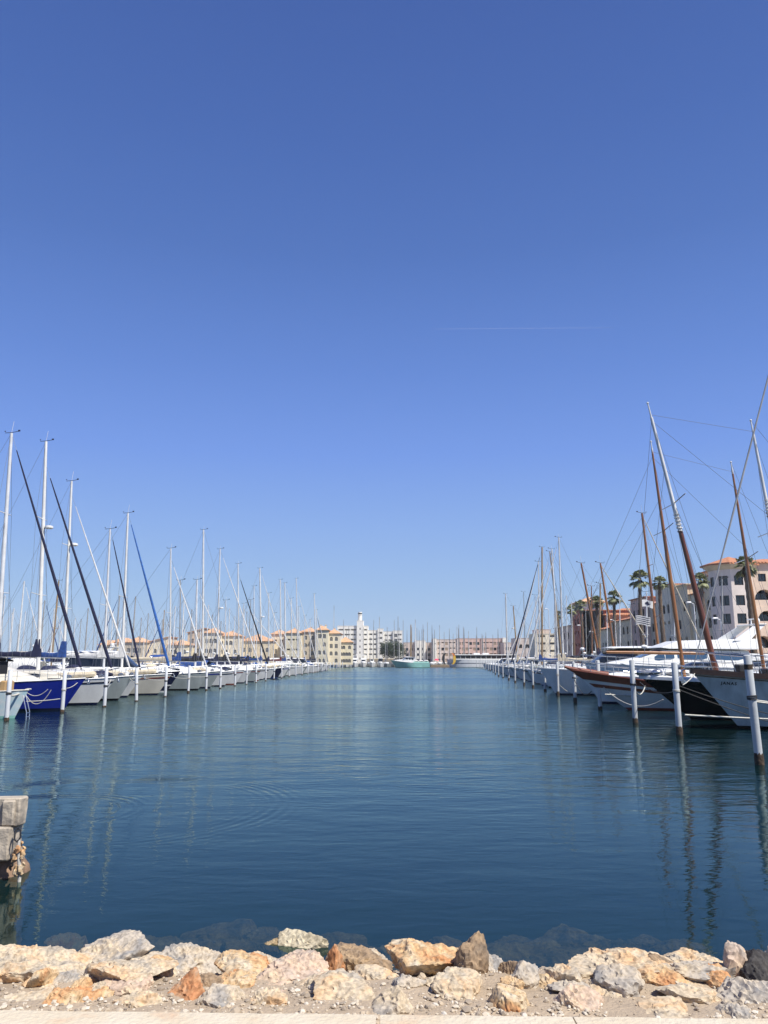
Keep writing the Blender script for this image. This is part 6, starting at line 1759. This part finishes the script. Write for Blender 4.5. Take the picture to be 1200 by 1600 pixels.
lhouse(512, 531, 290, 11.4, 'f_cream2', 'cream flats next to the white apartment block', 4, 2, ('arch', 'arch', 'win'), chim=1)
lhouse(529, 550, 300, 8.4, 'f_yellow', 'small yellow house with orange hipped roof before the white apartment block', 3, 4, 'arch', rise=2.0)

# ------------------------------------------------------------------ palms, trees, lamps
def palm(px, py, Y, crown_px, label, seed):
    r_ = random.Random(seed)
    t = P(px, py, Y); base = Vector((t.x + r_.uniform(-.3, .3), t.y, GZ))
    e = empty('palm_tree', base, 0, label, 'palm tree', 'palms along the right quay')
    top = t - base; H = top.z; Rc = crown_px * Y / F
    pts = [(top.x * (f ** 1.4) + .12 * math.sin(f * 5 + seed), .1 * math.sin(f * 4 + seed), H * f) for f in [i / 24 for i in range(25)]]
    mb = MB(); mb.tube(pts, [.34 * (1 - .35 * i / 24) + (.05 if i % 2 else 0) for i in range(25)], 10); mb.build('trunk', M['trunk'], e)
    top = Vector(pts[-1])
    mb = MB()      # collar of dry fronds
    for k in range(60):
        a = r_.random() * 6.28; L_ = Rc * r_.uniform(.25, .48); o = top - Vector((0, 0, r_.uniform(.1, Rc * .45)))
        d = Vector((math.cos(a), math.sin(a), 0)); sd = Vector((-math.sin(a), math.cos(a), 0))
        p1 = o + d * L_ * .45 - Vector((0, 0, L_ * .35)); p2 = o + d * L_ * .5 - Vector((0, 0, L_ * 1.0))
        for q in range(5):
            s2 = sd * (q - 2) * .12 * L_
            mb.add([o, p1 + s2 * 1.2 - sd * .05, p2 + s2 * 1.6, p1 + s2 * 1.2 + sd * .05], [(0, 1, 2), (0, 2, 3)])
    mb.build('dry_frond_skirt', M['palmdead'], e, smooth=False)
    mb = MB()
    for k in range(46):
        a = k * 2.39996 + r_.uniform(-.2, .2); el = R(r_.uniform(-50, 85)); L_ = Rc * r_.uniform(1.0, 1.35)
        d = Vector((math.cos(a) * math.cos(el), math.sin(a) * math.cos(el), math.sin(el)))
        sd = Vector((-math.sin(a), math.cos(a), 0))
        stem = [top + d * (L_ * .5 * f) - Vector((0, 0, .10 * L_ * f * f)) for f in (0, .5, 1)]
        hub = stem[-1]
        mb.add([stem[0] - sd * .04, stem[0] + sd * .04, hub + sd * .03, hub - sd * .03], [(0, 1, 2, 3)])
        up_ = d.cross(sd).normalized()
        for q in range(13):       # a fan of drooping blades
            fa = R(-72 + q * 12 + r_.uniform(-4, 4)); bl = L_ * .58 * (1 - .25 * abs(q - 6) / 6)
            dr = (d * math.cos(fa) + sd * math.sin(fa)).normalized()
            wv_ = (sd * math.cos(fa) - d * math.sin(fa)) * (.10 * L_ / 1.5)
            m1 = hub + dr * bl * .6 - Vector((0, 0, bl * .08)); m2 = hub + dr * bl - Vector((0, 0, bl * r_.uniform(.25, .55)))
            mb.add([hub, m1 - wv_, m2, m1 + wv_], [(0, 1, 2, 3)])
    mb.build('crown', M['palm'], e, smooth=False)
for k, (px, py, Y, c, lab) in enumerate(((1165, 884, 86, 17, 'palm nearest the camera, in front of the octagonal tower'), (1095, 906, 98, 13, 'palm between the thick brown mast and the tower'), (1031, 910, 112, 11, 'palm just right of the slender varnished mast'),
        (999, 903, 120, 15, 'tallest palm, standing above the striped flag'), (958, 932, 134, 11, 'palm left of the long orange tiled roof'), (931, 940, 146, 11, 'palm in front of the white stair tower'), (907, 945, 158, 9, 'palm in front of the dark red flats'),
        (893, 952, 166, 8, 'palm at the left end of the dark red flats'), (873, 960, 178, 6, 'farthest palm, left of the right quay flats'))):
    palm(px, py, Y, c, lab, k + 5)

def leafy(name, loc, r, n, ls, m, label, cat, seed, trunk_h=0.0, group=None, flat=.7, lobes=9):
    r_ = random.Random(seed)
    e = empty(name, loc, 0, label, cat, group)
    if trunk_h:
        mb = MB(); mb.tube([(0, 0, 0), (.1, 0, trunk_h * .5), (0, .1, trunk_h)], [.35, .28, .22], 8)
        for k in range(6):
            a = k * 1.05 + r_.random(); mb.tube([(0, 0, trunk_h * .8), (math.cos(a) * r * .4, math.sin(a) * r * .4, trunk_h + r * flat * .35), (math.cos(a) * r * .7, math.sin(a) * r * .7, trunk_h + r * flat * .7)], [.16, .1, .04], 6)
        mb.build('trunk', M['bark'], e)
    cl = []
    for k in range(lobes * 5):
        a = r_.random() * 6.28; q = r_.random() ** .5 * .78; z = r_.uniform(-.75, .85) * (1 - q * .5)
        cl.append((Vector((math.cos(a) * q * r, math.sin(a) * q * r, trunk_h + r * flat * (.85 + z * .8))), r * r_.uniform(.16, .34)))
    mb = MB()
    for i in range(n):
        c, cr = cl[i % len(cl)]
        v = Vector((r_.gauss(0, 1), r_.gauss(0, 1), r_.gauss(0, 1))).normalized()
        p = c + v * cr * r_.uniform(.6, 1.05); p.z = max(p.z, .05)
        a = Vector((r_.gauss(0, 1), r_.gauss(0, 1), r_.gauss(0, 1))).normalized(); b = (a.cross(v)).normalized() * ls * r_.uniform(.5, 1); a = a * ls * r_.uniform(.6, 1.2)
        mb.add([p - a * .5, p + b * .5, p + a * .5, p - b * .5], [(0, 1, 2, 3)])
    mb.build('crown', M[m], e, smooth=False)
    return e
leafy('tree', (P(615, 1010, 386).x, 388, GZ), 7.6, 9000, .5, 'leaf', 'big round dark green tree in front of the white apartment block', 'tree', 3, 1.6, flat=.78)
for k, (px, Y, r, m_) in enumerate(((727, 395, 3.6, 'leaf2'), (742, 396, 3.0, 'leaf2'), (758, 394, 2.6, 'leaf'), (636, 392, 2.6, 'burgundy'), (626, 390, 2.0, 'burgundy'), (815, 380, 3.4, 'leaf'), (832, 372, 3.6, 'leaf2'))):
    leafy('bush' , (P(px, 1010, Y).x, Y, GZ), r, 1300, .4, m_, ('first olive-green bush from the left before the long rose flats', 'second olive-green bush from the left before the long rose flats', 'dark green bush, third before the long rose flats', 'reddish bush just right of the round tree', 'small reddish bush touching the round tree', 'dark bush behind the far right-row masts', 'olive bush below the stepped rose flats')[k], 'bush', 60 + k, .4, flat=.8, group='bushes before the far flats')
# far wood on the left horizon
mb = MB(); r_ = random.Random(77)
for i in range(26000):
    f = r_.random(); x = lerp(-420, -60, f); y = 372 + r_.uniform(-14, 14)
    h_ = 3.2 + 2.2 * noise.noise(Vector((x * .03, 0, 4))) + 1.6 * noise.noise(Vector((x * .14, 3, 4)))
    z = GZ + h_ * r_.random() ** .6
    a = Vector((r_.gauss(0, 1), r_.gauss(0, 1), r_.gauss(0, 1))).normalized(); b = a.orthogonal().normalized() * .7; a = a * .9; p = Vector((x, y, z))
    mb.add([p - a, p + b, p + a, p - b], [(0, 1, 2, 3)])
tag(mb.build('woods', M['leaf'], smooth=False), 'low dark strip of trees on the horizon behind the left masts', 'woods', kind='stuff')

for k, (px, py, Y) in enumerate(((1084, 943, 96), (961, 970, 129), (929, 988, 142), (909, 978, 158), (857, 952, 200), (1126, 968, 90))):
    t = P(px, py, Y); H = t.z - GZ
    e = empty('street_lamp', (t.x, Y, GZ), 0, 'white quay lamp, %s one from the right along the right quay' % ORD[(1, 2, 3, 4, 5, 0)[k]], 'street lamp', 'lamps along the right quay')
    mb = MB(); mb.tube([(0, 0, 0), (0, 0, H * .5), (0, 0, H)], [.10, .08, .06], 8); mb.tube([(0, 0, H - .05), (-.5, 0, H + .1)], .04, 6); mb.build('pole', M['lampwhite'], e)
    mb = MB(); mb.loft([[(-.9 + .0, .16, H + .02), (-.35, .16, H + .02), (-.35, -.16, H + .02), (-.9, -.16, H + .02)], [(-.95, .2, H + .12), (-.3, .2, H + .12), (-.3, -.2, H + .12), (-.95, -.2, H + .12)], [(-.85, .1, H + .24), (-.4, .1, H + .24), (-.4, -.1, H + .24), (-.85, -.1, H + .24)]], True, True, True); mb.build('lamp_head', M['lampwhite'], e)
# promenade wall on the right quay
mb = MB(); mb.box((44.2, 110, 1.55), (.3, 120, .8)); tag(mb.build('low_wall', M['f_cream2'], smooth=False), 'low cream wall along the right quay', 'wall')
mb = MB(); mb.loft([[(47.0, 60, 1.15), (47.0, 113, 1.15), (47.25, 113, 1.15), (47.25, 60, 1.15)], [(47.0, 60, 3.6), (47.0, 113, 3.6), (47.25, 113, 3.6), (47.25, 60, 3.6)]], True, True, True)
tag(mb.build('garden_wall', M['f_pinkcream'], smooth=False), 'pinkish garden wall below the flats with the large arches', 'wall')

# ------------------------------------------------------------------ air over the water
mb = MB(); mb.box((0, 690, 33), (2600, 1440, 76))
hz = mb.build('haze', None, smooth=False)
hm_ = bpy.data.materials.new('sea_air'); hm_.use_nodes = True
hn = hm_.node_tree.nodes; hn.remove(hn['Principled BSDF'])
pv = hn.new('ShaderNodeVolumePrincipled'); pv.inputs['Color'].default_value = (.90, .95, 1, 1); pv.inputs['Density'].default_value = .00016
hm_.node_tree.links.new(pv.outputs[0], hn['Material Output'].inputs['Volume'])
hz.data.materials.clear(); hz.data.materials.append(hm_)
tag(hz, kind='stuff')
